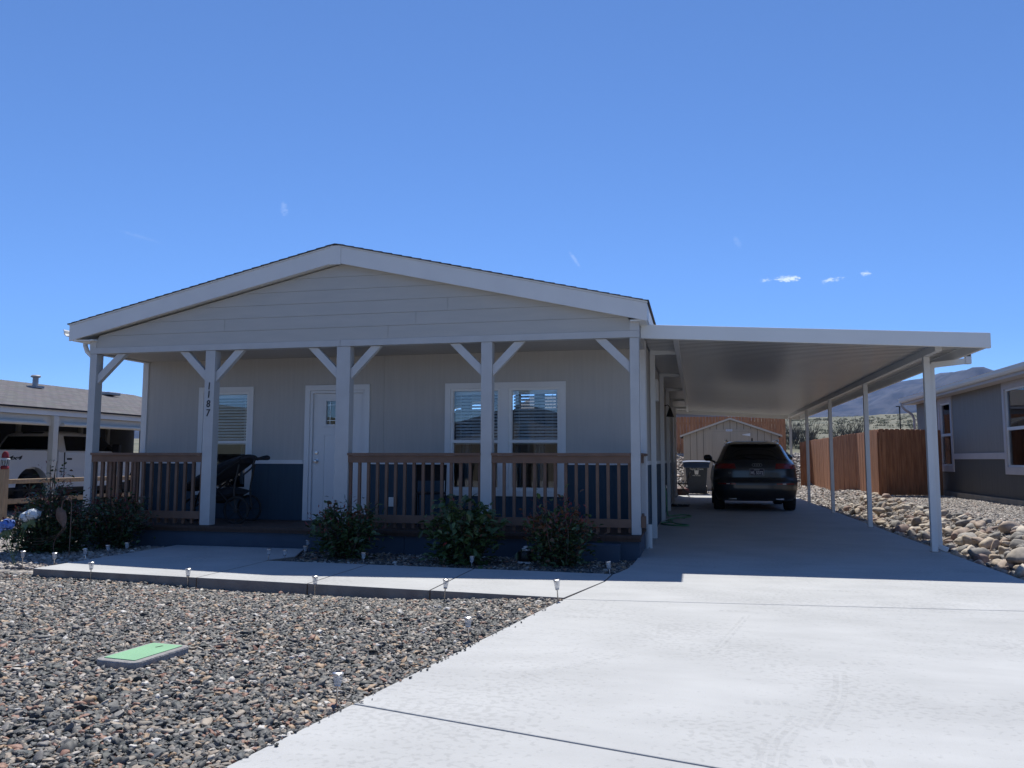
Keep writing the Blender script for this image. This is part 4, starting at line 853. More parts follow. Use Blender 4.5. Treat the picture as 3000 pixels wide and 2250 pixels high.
for s in (-1,1):
    m_=MB(); m_.tube([(off.x+s*.60,off.y+.95,1.655),(off.x+s*.615,off.y+1.05,1.70),(off.x+s*.615,off.y+2.5,1.70),(off.x+s*.60,off.y+2.65,1.65)],.016,8); m_.build('roof_rail',chrome,V,smooth=True)
    m_=MB(); rows=[]
    for i in range(9):
        t=i/8; zz=1.18+.17*t; rows.append([])
        for j in range(12):
            a=2*math.pi*j/12; k=math.sin(math.pi*(.12+.80*t))**.5; rows[-1].append((off.x+s*(1.03+.115*math.cos(a)*k+.02*t),off.y+2.98+.07*math.sin(a)*k,zz))
    vs,fs=close_rows(rows); m_.add(vs,fs); m_.beam((off.x+s*.86,off.y+3.0,1.16),(off.x+s*.98,off.y+2.98,1.2),.05,.05); m_.build('wing_mirror',paint,V,smooth=True)
    # side glass
    rows=[]
    for i in range(7):
        z=1.14+(1.55-1.14)*i/6; ya=cyr(z)+.55+.0; yb=cyf(z)-.55
        rows.append([(off.x+s*(cw(z)+.006),off.y+ya+(yb-ya)*j/12,z) for j in range(13)])
    MB().add(*grid_surface(rows)).build('side_glass',carglass_o,V,smooth=True)
    for y in (1.55,2.55): MB().box(off.x+s*.905-.012,off.x+s*.905+.03*0+.012,off.y+y,off.y+y+.08,1.1,1.5).build('door_pillar',cladm,V) if False else None
m_=MB(); m_.prism([(off.y+1.0,1.675),(off.y+1.2,1.68),(off.y+1.02,1.745),(off.y+1.0,1.745)],'x',off.x-.018,off.x+.018); m_.build('antenna_fin',paint,V)
m_=MB(); m_.tube([rear_pt(.05,1.225,.02),rear_pt(-.4,1.30,.022)],.009,6); m_.build('rear_wiper',cladm,V)
# ---------------------------------------------------------------- pickup truck
TK=thing('pickup_truck',(-16,8.2,0),'white four wheel drive pickup truck parked in the left neighbour carport','truck')
wp=mat('white_vehicle_paint',(.84,.85,.86),(.82,.83,.84),2,.3,coat=.6); ox=-16.0
# bed
def side_prof(): pass
bed=MB(); bed.prism([(5.0,.52),(7.02,.52),(7.02,1.40),(5.0,1.40)],'x',ox-1.0,ox+1.0); bed=bed.build('bed',wp,TK,bevel=.02)
bed.modifiers.clear(); cm=MB(); cm.box(ox-.88,ox+.88,5.06,6.96,.95,1.6)
for s in (-1,1): cm.lathe([(.001,-.2),(.50,-.2),(.50,.2),(.001,.2)],(ox+s*.95,6.32,.50),36,'x')
cut(bed,cm)
tw=interp([(.48,.98),(.8,1.0),(1.36,.985),(1.42,.95),(1.6,.88),(1.8,.80),(1.86,.74),(1.9,.6),(1.92,.4)])
ty=interp([(.48,7.06),(1.36,7.06),(1.42,7.08),(1.8,7.24),(1.86,7.32),(1.9,7.5),(1.92,7.8)])
tf=interp([(.48,9.6),(1.36,9.6),(1.40,9.55),(1.8,8.75),(1.86,8.6),(1.9,8.4),(1.92,8.2)])
rows=car_slices([.48,.6,.8,1.0,1.2,1.34,1.38,1.42,1.5,1.6,1.7,1.78,1.83,1.86,1.885,1.9,1.91,1.92],tw,ty,tf,cr=.04,cf=.3,bulge=.02)
rows=[[(x+ox,y,z) for x,y,z in r_] for r_ in rows]; mb=MB(); vs,fs=close_rows(rows); mb.add(vs,fs); mb.build('cab',wp,TK,smooth=True)
mb=MB(); mb.prism([(9.3,.55),(11.3,.55),(11.35,1.0),(11.2,1.25),(9.5,1.36),(9.3,1.36)],'x',ox-.99,ox+.99); fd=mb.build('hood',wp,TK); cm=MB()
for s in (-1,1): cm.lathe([(.001,-.2),(.50,-.2),(.50,.2),(.001,.2)],(ox+s*.94,10.2,.50),36,'x')
cut(fd,cm)
for y in (6.32,10.2): MB().lathe([(.001,-.80),(.515,-.80),(.515,.80),(.001,.80)],(ox,y,.50),30,'x').build('wheel_well',cladm,TK)
for y in (6.32,10.2):
    for s in (-1,1): wheel(TK,ox+s*.84,y,.42,.27,.24,s,8)
rows=[[(ox-.74*(tw(z)/.88)*1+1.48*(tw(z)/.88)*j/6,ty(z)-.005,z) for j in range(7)] for z in (1.44,1.55,1.66,1.77)]; MB().add(*grid_surface(rows)).build('rear_window',carglass_o,TK)
for (ya,yb) in ((7.38,8.30),(8.42,9.25)):
    rows=[]
    for i in range(6):
        z=1.40+.38*i/5; sl_=(z-1.40); a=ya+sl_*.15*(1 if ya<8 else 0); b_=yb-(sl_*1.2 if yb>9 else 0.0)
        rows.append([(ox+tw(z)+.006,a+(b_-a)*j/6,z) for j in range(7)])
    MB().add(*grid_surface(rows)).build('side_window',carglass_o,TK,smooth=True)
    d_=MB(); d_.box(ox+.99,ox+1.006,ya+.02,ya+.18,1.17,1.215); d_.build('door_handle',blackm,TK,bevel=.006)
for y in (7.30,8.36): MB().box(ox+.985,ox+1.004,y,y+.022,.6,1.36).build('door_gap',blackm,TK)
mb=MB(); mb.box(ox-.3,ox+.3,7.30,7.36,1.84,1.885); mb.build('third_brake_light',blackm,TK)
mb=MB(); mb.box(ox+.98,ox+1.22,9.02,9.12,1.36,1.60); mb.build('wing_mirror',blackm,TK,bevel=.03)
text('side_lettering','4x4',.13,(ox+1.003,5.75,1.215),blackm,TK,.003,face='x',bold=.004,squash=2.0,shear=.3)
MB().box(ox+.95,ox+1.0,5.4,9.4,.43,.47).build('side_step',blackm,TK)
MB().box(ox-.9,ox+.9,5.1,11,.35,.52).build('chassis',blackm,TK)
# ---------------------------------------------------------------- timber rail fence with lantern at left
TF=thing('rail_fence',(-12.5,6,0),'low unpainted lumber rail fence in front of the white truck','fence')
for y in (3.05,6.2,9.4): MB().box(-12.69,-12.57,y,y+.12,0,.99 if y<4 else .78).build('post',wood2,TF,bevel=.006)
MB().box(-12.68,-12.58,3.17,9.4,.70,.79).build('top_rail',wood2,TF,bevel=.008); MB().box(-12.66,-12.60,3.17,9.4,.30,.40).build('lower_rail',wood2,TF,bevel=.008)
LN=thing('lantern',(-12.63,3.11,.99),'small red solar lantern with white cap on top of the lumber fence post','lantern')
redm=mat('red_lantern_paint',(.25,.015,.015),(.18,.01,.01),5,.4)
MB().lathe([(0,.99),(.07,.99),(.08,1.02),(.06,1.06),(0,1.06)],(-12.63,3.11,0),14).build('base',redm,LN,smooth=True)
MB().lathe([(.04,1.06),(.05,1.12),(.045,1.18)],(-12.63,3.11,0),14,caps=False).build('glass',clear,LN,smooth=True)
MB().lathe([(.09,1.18),(.085,1.2),(0,1.22)],(-12.63,3.11,0),14).build('cap',alum,LN,smooth=True)
MB().lathe([(.065,1.215),(.06,1.29),(.03,1.34),(0,1.35)],(-12.63,3.11,0),14).build('hood',redm,LN,smooth=True)
for k in range(4):
    a=k*math.pi/2+.7; MB().tube([(-12.63+.065*math.cos(a),3.11+.065*math.sin(a),1.05),(-12.63+.065*math.cos(a),3.11+.065*math.sin(a),1.19)],.005,5).build('wire',blackm,LN)
# ---------------------------------------------------------------- stroller on the porch
ST=thing('stroller',(-6.1,.65,.27),'black folded jogging stroller on the porch between the numbered post and the door','stroller')
zc0=.27
def wheel2(x,y,r_):
    m_=MB(); m_.tube([(x+r_*math.cos(a),y,zc0+r_+r_*math.sin(a)) for a in [2*math.pi*i/28 for i in range(28)]],.018,8,closed=True); wv=m_.build('wheel',tyrem,ST,smooth=True)
    m_=MB()
    for k in range(8): a=k*math.pi/4; m_.tube([(x,y,zc0+r_),(x+r_*math.cos(a),y,zc0+r_+r_*math.sin(a))],.004,4)
    m_.lathe([(0,-.03),(.03,-.03),(.03,.03),(0,.03)],(x,y,zc0+r_),10,'y'); m_.build('spokes',blackm,wv)
wheel2(-5.85,.38,.19); wheel2(-5.95,.90,.19); wheel2(-6.72,.62,.17)
for y in (.42,.86):
    MB().tube(smooth_path([(-6.7,.62,.48),(-6.45,y,.75),(-6.05,y,1.06),(-5.80,y,1.22)],4),.015,8).build('frame_tube',blackm,ST,smooth=True)
    MB().tube(smooth_path([(-5.88,y,.46),(-5.92,y,.75),(-5.85,y,1.12)],4),.014,8).build('frame_tube',blackm,ST,smooth=True)
    MB().tube([(-6.3,y,.86),(-5.9,y,.47)],.012,8).build('frame_tube',blackm,ST,smooth=True)
MB().tube(smooth_path([(-5.82,.42,1.20),(-5.66,.42,1.24),(-5.60,.48,1.21),(-5.60,.80,1.21),(-5.66,.86,1.24),(-5.82,.86,1.20)],4),.022,8).build('handlebar',fabric,ST,smooth=True)
MB().tube(smooth_path([(-5.62,.45,1.19),(-5.66,.45,1.08),(-5.78,.44,.98)],4),.014,8).build('handle_brace',blackm,ST,smooth=True)
rows=[]
for i in range(11):
    t=i/10; x=-6.75+.92*t; zc_=.80+.42*t; th_=.12*math.sin(math.pi*(.1+.82*t))**.6
    rows.append([(x+.05*math.sin(a)*th_,.64+.25*math.cos(a),zc_+th_*math.sin(a)*(1 if math.sin(a)>0 else 1.5)) for a in [2*math.pi*k/18 for k in range(18)]])
mb=MB(); vs,fs=close_rows(rows); mb.add(vs,fs); mb.build('seat_shell',fabric,ST,smooth=True)
rows=[]
for i in range(8):
    t=i/7; x=-6.42+.5*t; rows.append([(x,.64+.20*math.cos(a),.62+.10*t+.12*math.sin(a)*math.sin(math.pi*(.15+.75*t))) for a in [2*math.pi*k/14 for k in range(14)]])
mb=MB(); vs,fs=close_rows(rows); mb.add(vs,fs); mb.build('storage_basket',fabric,ST,smooth=True)
MB().tube(smooth_path([(-6.05,.45,1.10),(-6.35,.44,.98),(-6.58,.45,.84)],4),.008,6).build('canopy_edge',steel,ST,smooth=True)
# ---------------------------------------------------------------- shrubs
leafg=mat('shrub_leaf_green',(.042,.080,.028),(.075,.125,.04),6,.42,spec=.5); leafd=mat('shrub_leaf_dark',(.024,.048,.020),(.045,.075,.030),6,.45); leafr=mat('shrub_leaf_red',(.26,.035,.030),(.16,.03,.025),9,.45); leafb=mat('shrub_leaf_bronze',(.16,.07,.03),(.09,.06,.03),9,.45); bark=mat('bark',(.09,.065,.05),(.06,.045,.035),20,.9)
def shrub(x,y,rx,ry,h,nbr,nleaf,leaf,label,red=.08,bronze=.05,cone=0,seed=1,dark=.3,sparse=0,spire=None):
    q=random.Random(seed); root=thing('shrub',(x,y,G(x,y)),label,'shrub','shrubs along the porch bed'); z0=G(x,y)
    st=MB(); lf=MB(); tips=[]
    for k in range(nbr):
        a=q.uniform(0,6.283); rr_=q.uniform(.1,1)**.6; hh=h*(1-.35*rr_*(1+cone*.9))*q.uniform(.62,1.0)
        if spire and k<spire: rr_*=.15; hh=h*q.uniform(.85,1.03)
        tx,ty_=x+rx*rr_*math.cos(a)*(1-.4*cone*hh/h),y+ry*rr_*math.sin(a)*(1-.4*cone*hh/h)
        p0=Vector((x+q.uniform(-.06,.06),y+q.uniform(-.06,.06),z0)); p3=Vector((tx,ty_,z0+hh)); p1=p0+Vector(((tx-x)*.5,(ty_-y)*.5,hh*.25)); p2=p0+Vector(((tx-x)*.85,(ty_-y)*.85,hh*.65))
        P=smooth_path([p0,p1,p2,p3],4); st.tube(P,[.009*(1-i/len(P))+.003 for i in range(len(P))],5); tips.append(P)
    for k in range(nleaf):
        P=tips[q.randrange(len(tips))]; t=q.uniform(.15 if not cone else .05,1)**(.75); i=min(int(t*(len(P)-1)),len(P)-2); c=P[i].lerp(P[i+1],q.random()); tipness=t
        sp=.09*(1-.35*t)+.02; c=c+Vector((q.gauss(0,sp),q.gauss(0,sp),q.gauss(0,sp*.8)))
        if c.z<z0+.02: c.z=z0+.02+q.random()*.05
        isred=(t>.80 and q.random()<red*4) or q.random()<red*.25
        L_=leaf*q.uniform(.65,1.25)*(.75 if isred else 1); W_=L_*(.2 if isred else q.uniform(.46,.62))
        out=Vector((c.x-x,c.y-y,.0)); out=(out.normalized() if out.length>1e-3 else Vector((1,0,0)))
        d=(out*q.uniform(-.2,1.1)+Vector((q.gauss(0,.6),q.gauss(0,.6),q.uniform(-.35,.7) if not isred else q.uniform(.4,1.4)))).normalized()
        n_=Vector((q.gauss(0,.5),q.gauss(0,.5),1)); sd=d.cross(n_).normalized(); nn=sd.cross(d).normalized()
        lf.m=2 if isred else (3 if q.random()<bronze*(2 if t>.6 else .6) else (1 if q.random()<dark else 0))
        cup=.18*W_; vs=[c,c+d*L_*.3+sd*W_*.46+nn*cup,c+d*L_*.68+sd*W_*.42+nn*cup,c+d*L_-nn*L_*.08,c+d*L_*.68-sd*W_*.42+nn*cup,c+d*L_*.3-sd*W_*.46+nn*cup,c+d*L_*.34,c+d*L_*.70]
        lf.add(vs,[(0,1,6),(1,2,7,6),(2,3,7),(3,4,7),(4,5,6,7),(5,0,6)])
    st.build('branches',bark,root,smooth=True)
    me=lf.mesh('foliage',[leafg,leafd,leafr,leafb],OFF[root.name],True); link_mesh('foliage',me,root)
    return root
shrub(-3.68,-.72,.40,.36,.90,34,1500,.085,'green shrub with red shoot tips in front of the front door post',.10,.02,seed=3,dark=.35)
shrub(-2.10,-.86,.43,.36,.92,34,1500,.105,'large leaved bright green shrub, middle one of the porch bed',.015,.02,seed=5,dark=.3)
shrub(-.90,-.76,.37,.34,.93,34,1700,.080,'shrub with many red and orange young leaves at the right end of the porch bed',.13,.18,seed=8,dark=.45)
shrub(-7.20,-.50,.41,.34,.95,46,3000,.062,'dense dark red tipped shrub by the left corner post of the porch',.13,.05,seed=11,dark=.75)
shrub(-7.66,-1.12,.62,.45,1.18,95,6200,.064,'tall pointed leggy shrub at the far left of the porch bed',.11,.04,cone=.75,seed=14,dark=.75,spire=3)
# ---------------------------------------------------------------- artificial flowers
def flower(x,y,h,lean,colr,label,size=.1,n=2):
    root=thing('artificial_flower',(x,y,G(x,y)),label,'flower'); z0=G(x,y); q=random.Random(int(abs(x)*100)); pm_=mat('petal',colr,tuple(c*.8 for c in colr),6,.6)
    for k in range(n):
        tx=x+lean[0]+(k-.5*(n-1))*size*1.1; ty_=y+lean[1]-.02*k; tz=z0+h+(k%2)*size*.45
        MB().tube(smooth_path([(x+.02*k,y,z0-.02),(x+(tx-x)*.4,y,z0+h*.5),(tx,ty_,tz-size*.3)],5),.0045,5).build('stem',leafg,root,smooth=True)
        m_=MB()
        for i in range(85):
            d=Vector((q.gauss(0,1),q.gauss(0,1),q.gauss(.25,1))).normalized(); c=Vector((tx,ty_,tz))+Vector((d.x,d.y,d.z*.72))*size*q.uniform(.7,1); u=d.orthogonal().normalized(); v=d.cross(u); a=q.uniform(0,6.28); u,v=u*math.cos(a)+v*math.sin(a),v*math.cos(a)-u*math.sin(a); s_=size*q.uniform(.26,.4)
            m_.add([c-u*s_,c-v*s_+d*s_*.3,c+u*s_,c+v*s_+d*s_*.3,c+d*s_*.05],[(0,1,4),(1,2,4),(2,3,4),(3,0,4)])
        m_.build('bloom',pm_,root,smooth=True)
        m_=MB()
        for s in (-1,1,.3):
            c=Vector((tx-.01*s,ty_,tz-size*.8)); d=Vector((s*.7,q.uniform(-.5,.1),-.5)).normalized(); w_=Vector((0,1,0)).cross(d).normalized()*size*.4; m_.add([c,c+d*size*.6+w_,c+d*size*1.3,c+d*size*.6-w_],[(0,1,2,3)])
        m_.build('leaves',leafg,root)
flower(-7.60,-1.74,.52,(.22,.0),(.62,.68,.72),'white artificial hydrangea on a thin stem before the tall pointed shrub',.085,2)
flower(-7.12,-2.2,.44,(-.22,.05),(.12,.24,.62),'blue artificial flower leaning at the left edge of the yard',.085,2)
# shepherd hook and ornament
SH=thing('shepherd_hook',(-6.90,-1.62,G(-6.9,-1.62)),'thin rusty shepherd hook stake beside the left walkway corner','hook'); z0=G(-6.9,-1.62); rust=mat('rusty_metal',(.20,.12,.09),(.12,.08,.06),20,.7)
P=[(-6.90,-1.62,z0-.03),(-6.905,-1.61,z0+.3),(-6.915,-1.6,z0+.66)]+[(-6.985+.07*math.cos(a),-1.6,z0+.68+.075*math.sin(a)) for a in [math.pi*k/8 for k in range(9)]]+[(-7.06,-1.6,z0+.62),(-7.085,-1.6,z0+.60),(-7.105,-1.6,z0+.62),(-7.105,-1.6,z0+.66)]
MB().tube(smooth_path(P,4),.005,6).build('rod',rust,SH,smooth=True)
OR=thing('garden_ornament',(-7.1,-1.45,.1),'rusted metal leaf shaped yard ornament with wire tail under the shepherd hook','ornament')
m_=MB(); rows=[]
for i in range(9):
    t=i/8; w_=.07*math.sin(math.pi*min(1,t*.92+.06))**.8*(1.25-.5*t); c=Vector((-7.19+.10*t,-1.5,.58-.24*t)); rows.append([(c.x+w_*(j/4-1),c.y-.03*math.cos(math.pi*(j/8-.5)),c.z+w_*(j/4-1)*.35) for j in range(9)])
m_.add(*grid_surface(rows)); m_.add(*grid_surface([[(a,b_+.006,c) for a,b_,c in r_] for r_ in rows])); m_.build('leaf_plate',rust,OR,smooth=True)
for k in range(3): MB().tube(smooth_path([(-7.05,-1.5,.36),(-7.18,-1.5,.26-.02*k),(-7.36,-1.52,.20-.03*k),(-7.55,-1.5,.19-.035*k)],5),  .002,5).build('wire',rust,OR,smooth=True)
MB().tube(smooth_path([(-7.1,-1.5,.34),(-7.2,-1.5,.22),(-7.24,-1.5,.10),(-7.2,-1.5,-.05)],5),.004,5).build('stake',rust,OR,smooth=True)
# black drum lid + white parts in bed
DR=thing('sprinkler_valve',(-1.34,-.62,-.05),'round black valve cap with white top and pipe in the porch bed between two shrubs','valve')
MB().lathe([(0,-.06),(.10,-.06),(.105,-.03),(.09,-.01),(0,-.01)],(-1.34,-.62,0),20).build('base',alum,DR,smooth=True)
MB().lathe([(0,0),(.095,0),(.10,.02),(.10,.10),(.09,.115),(0,.12)],(-1.34,-.62,-.005),24).build('cap',blackm,DR,smooth=True)
MB().lathe([(0,.115),(.055,.115),(.05,.14),(.03,.145),(.03,.165),(0,.17)],(-1.34,-.62,0),14).build('top_knob',alum,DR,smooth=True)
mb=MB(); mb.tube([(-1.20,-.50,-.05),(-1.20,-.50,.2),(-1.24,-.52,.24)],.02,10); mb.build('riser_pipe',alum,DR,smooth=True)
# water meter box
WM=thing('meter_box',(-2.64,-5.83,-.03),'concrete meter box with a pale green lid set in the gravel yard','meter box')
def rrect(hx,hy,r_,n=5):
    P=[]
    for cx_,cy_,a0 in ((hx-r_,hy-r_,0),(-hx+r_,hy-r_,90),(-hx+r_,-hy+r_,180),(hx-r_,-hy+r_,270)):
        for k in range(n+1): a=R(a0+90*k/n); P.append((cx_+r_*math.cos(a),cy_+r_*math.sin(a)))
    return P
ang=R(-6); rot=lambda P:[(-2.635+x*math.cos(ang)-y*math.sin(ang),-5.83+x*math.sin(ang)+y*math.cos(ang)) for x,y in P]
MB().prism(rot(rrect(.155,.24,.05)),'z',-.09,.028).build('concrete_rim',mat('rough_concrete',(.30,.29,.28),(.23,.22,.215),25,.9,.8,60),WM,bevel=.012)
lid=MB().prism(rot(rrect(.115,.20,.004,1)),'z',.018,.033).build('lid',mat('green_lid',(.20,.42,.23),(.18,.38,.21),6,.6,.3,60),WM,bevel=.002)
MB().prism(rot([(-.012,.10),(.0,.10),(.012,.145),(.0,.145)]),'z',.032,.0345).build('pry_slot',dark,lid)
# ---------------------------------------------------------------- solar path lights
solarm=mat('solar_cell',(.01,.014,.03),(.02,.02,.04),40,.15)
lensm=mat('frosted_lens',(.62,.64,.66),(.5,.52,.55),90,.25); lensm.node_tree.nodes['Principled BSDF'].inputs['Alpha'].default_value=.42
def make_light(label):
    o=thing('solar_light',(0,0,0),label,'solar light','solar path lights')
    m_=MB(); m_.lathe([(0,-.06),(.0055,-.05),(.0055,.098),(0,.098)],(0,0,0),10); m_.build('stake',steel,o,smooth=True)
    m_=MB(); m_.lathe([(.0,.093),(.016,.094),(.018,.100),(.016,.104),(0,.104)],(0,0,0),16); m_.build('socket',steel,o,smooth=True)
    prof=[]; m_=MB(); vs=[];fs=[];n=24
    for i,(r_,z) in enumerate([(.017,.102),(.019,.108),(.022,.125),(.0245,.145),(.026,.150)]):
        for k in range(n): a=2*math.pi*k/n; rr_=r_*(1+.05*(k%2)*(1 if i<4 else 0)); vs.append((rr_*math.cos(a),rr_*math.sin(a),z))
    for i in range(4):
        for k in range(n): k2=(k+1)%n; fs.append((i*n+k,i*n+k2,(i+1)*n+k2,(i+1)*n+k))
    m_.add(vs,fs); m_.build('lens',lensm,o,smooth=True)
    m_=MB(); m_.lathe([(0,.149),(.026,.149),(.031,.153),(.031,.158),(.024,.162),(0,.162)],(0,0,0),24); c_=m_.build('cap',chrome,o,smooth=True)
    MB().lathe([(0,.1615),(.017,.1615),(.017,.1645),(0,.1645)],(0,0,0),4).build('solar_cell',solarm,c_)
    MB().lathe([(0,.125),(.005,.127),(.006,.149),(0,.149)],(0,0,0),8).build('bulb',whitelens,o)
    return o
LT=[(-7.0,-2.22,0,1,'solar light leaning in the shade at the far left beside the blue flower'),
(-6.53,-2.26,0,0,'sunlit solar light behind the left end of the walkway front corner'),
(-6.50,-1.80,8,0,'solar light at the left edge of the walkway where shade begins'),
(-5.64,-2.73,-2,2,'solar light on the front edge of the walkway nearest its left end'),
(-6.53,-1.38,3,0,'second shaded solar light along the left edge of the walkway to the porch'),
(-6.51,-1.07,1,0,'shaded solar light closest to the dense corner shrub on the left walkway edge'),
(-4.41,-2.82,-1,3,'second solar light from the left along the gravel side of the walkway'),
(-4.36,-1.32,4,0,'solar light at the inner walkway corner pointing to the front door'),
(-4.13,-1.33,2,0,'solar light just left of the green shrub with red tips'),
(-4.10,-.88,0,0,'shaded solar light closer to the porch beside the door shrub'),
(-4.42,-.18,0,0,'solar light nearest the porch step at the left of the door shrub'),
(-3.09,-1.42,0,1,'solar light on the bed side of the walkway right of the door shrub'),
(-2.90,-3.02,0,4,'solar light in the middle of the gravel side of the walkway'),
(-1.79,-1.44,-3,1,'solar light on the bed side of the walkway before the middle shrub'),
(-1.56,-3.17,4,4,'solar light right of the middle on the gravel side of the walkway'),
(-.50,-3.27,-7,5,'solar light at the corner where walkway and driveway meet'),
(-.22,-1.60,-7,2,'solar light at the right end of the porch bed by the curved slab'),
(-.83,-4.93,2,0,'solar light halfway along the driveway edge of the gravel yard'),
(-1.09,-6.42,-2,0,'large looking nearest upright solar light on the driveway edge by the joint'),
(-1.13,-7.95,0,6,'solar light cut by the bottom edge of the picture, only its cap showing')]
first=None
def kids(o): return [c for c in bpy.data.objects if c.parent==o]
for i,(x,y,ln,dz,lb) in enumerate(LT):
    if i==0: o=make_light(lb); first=o
    else:
        o=first.copy(); col.objects.link(o); o['label']=lb
        for ch in kids(first):
            c_=ch.copy(); col.objects.link(c_); c_.parent=o
            for g_ in kids(ch): d_=g_.copy(); col.objects.link(d_); d_.parent=c_
    zz=G(x,y)+.0; sc=.95 if y<-4 else .98; o.location=(x,y,zz+.0); o.rotation_euler=(R(ln*.2),R(ln*1.2),random.uniform(0,6)); o.scale=(sc,sc,sc*1.12+dz*.045)
# ---------------------------------------------------------------- river rocks
def rock_mesh(seed,m):
    bm=bmesh.new(); bmesh.ops.create_icosphere(bm,subdivisions=3,radius=.5); q_=random.Random(seed*17); planes=[(Vector((q_.gauss(0,1),q_.gauss(0,1),q_.gauss(0,1))).normalized(),q_.uniform(.24,.40)) for _ in range(9)]
    for v in bm.verts:
        p=v.co.copy(); n1=mnoise.noise(p*1.6+Vector((seed*3.1,seed*1.7,0))); n2=mnoise.noise(p*4+Vector((0,seed*2.3,seed))); 
        k=1+.34*n1+.08*n2
        for pn,pd in planes:
            dd=p.dot(pn)*k
            if dd>pd: k*=1-(1-pd/dd)*.85
        v.co=Vector((math.copysign(abs(p.x*2)**.85,p.x)*.5,math.copysign(abs(p.y*2)**.85,p.y)*.5,p.z))*k
    me=bpy.data.meshes.new('river_rock'); bm.to_mesh(me); bm.free(); me.materials.append(m); me.polygons.foreach_set('use_smooth',[True]*len(me.polygons)); return me
RM=[(rock_mesh(i+1,m_),lb) for m_,lb,k in ((rockm,'tan rounded river rock in the stone border beside the carport slab',5),(rockg,'grey rounded river rock in the stone border beside the carport slab',4),(rockr,'reddish brown river rock in the stone border beside the carport slab',2)) for i in range(k*1)]
q=random.Random(21); placed=[]
tries=0
while len(placed)<292 and tries<30000:
    tries+=1
    y=-2.4+(16.6*q.random()**1.25); w_=1.25 if y<9 else 1.45; x=4.08+w_*q.random()**1.0
    if y>13.6: x=4.35+1.25*q.random()
    if y>14.2 and x>5.45: continue
    edge=(x-4.08)/w_; s_=q.uniform(.10,.17) if edge<.3 else q.choice([q.uniform(.12,.20),q.uniform(.15,.27)])
    if y>9: s_*=1.05
    if any((x-a)**2+(y-b_)**2<((s_+c)*.34)**2 for a,b_,c in placed): continue
    placed.append((x,y,s_))
for x,y,s_ in placed:
    me,lb=RM[q.choices(range(len(RM)),[3]*5+[2]*4+[1.3]*2)[0]]; o=bpy.data.objects.new('river_rock',me); col.objects.link(o)
    hz=q.uniform(.6,1.0); o.location=(x,y,G(x,y)+s_*hz*.3); o.scale=(s_*q.uniform(.95,1.45),s_*q.uniform(.8,1.1),s_*hz); o.rotation_euler=(q.gauss(0,.45),q.gauss(0,.45),q.uniform(0,6.28));
    kind=lb.split(' river')[0].replace(' rounded',''); sz='small' if s_<.17 else 'larger'
    seg='before the front carport post' if y<1.5 else 'between the first and second carport posts' if y<5.56 else 'between the second and third carport posts' if y<9.6 else 'by the far end of the picket fence' if y>13.6 else 'past the third carport post'
    row='at the slab edge' if x<4.45 else 'on the gravel side' if x>4.95 else 'mid border'
    lb=f'{sz} {kind} rock {row}, {seg}'
    tag(o,lb,'rock','rocks of the stone border')
cand=list(placed); mbk={}
bmv=[];bmf=[];bmi=[]
rk=[[(v.co.copy()) for v in RM[i][0].vertices] for i in range(len(RM))]; rf_=[[tuple(p_.vertices) for p_ in RM[i][0].polygons] for i in range(len(RM))]; nb_=0; tries=0
while nb_<620 and tries<60000:
    tries+=1; y=-2.6+16.9*q.random()**1.1; x=4.0+1.5*q.random()
    if y>13.6: x=4.35+1.25*q.random()
    s_=q.uniform(.07,.15)
    if any((x-a)**2+(y-b_)**2<((s_+c)*.30)**2 for a,b_,c in cand): continue
    cand.append((x,y,s_)); nb_+=1; k=q.randrange(len(RM)); M_=Matrix.Translation((x,y,G(x,y)+s_*.2))@Matrix.Rotation(q.uniform(0,6.28),4,'Z')@Matrix.Rotation(q.gauss(0,.5),4,'X')@Matrix.Diagonal((s_*q.uniform(1,1.4),s_,s_*q.uniform(.6,1),1))
    b0=len(bmv); bmv+=[tuple(M_@v) for v in rk[k]]; bmf+=[tuple(i+b0 for i in f_) for f_ in rf_[k]]; bmi+=[q.choice([0,0,0,1,1,2,3])]*len(rf_[k])
me=bpy.data.meshes.new('small_river_rocks'); me.from_pydata(bmv,[],bmf)
for m_ in (mat('small_rock_tan',(.42,.34,.26),(.30,.24,.18),5,.85,.3,30,world=True),mat('small_rock_grey',(.25,.235,.215),(.18,.17,.16),5,.85,.3,30,world=True),mat('small_rock_pale',(.50,.44,.37),(.38,.33,.27),5,.85,.3,30,world=True),mat('small_rock_brown',(.27,.20,.165),(.20,.15,.125),5,.85,.3,30,world=True)): me.materials.append(m_)
me.polygons.foreach_set('material_index',bmi); me.polygons.foreach_set('use_smooth',[True]*len(bmi))
tag(link_mesh('small_river_rocks',me),'small filler rocks packed between the larger river rocks','rocks',kind='stuff')
big=[(4.75,1.35,.42,0,'largest pale tan boulder standing up in the stone border by the front carport post'),(4.55,-.6,.40,2,'broad flat tan rock low in the border near the right picture edge')]
for x,y,s_,k,lb in big:
    o=bpy.data.objects.new('river_rock',RM[k][0]); col.objects.link(o); o.location=(x,y,G(x,y)+s_*.22); o.scale=(s_*1.3,s_*.8,s_*.75); o.rotation_euler=(.2,.15,.6+k); tag(o,lb,'rock','rocks of the stone border')
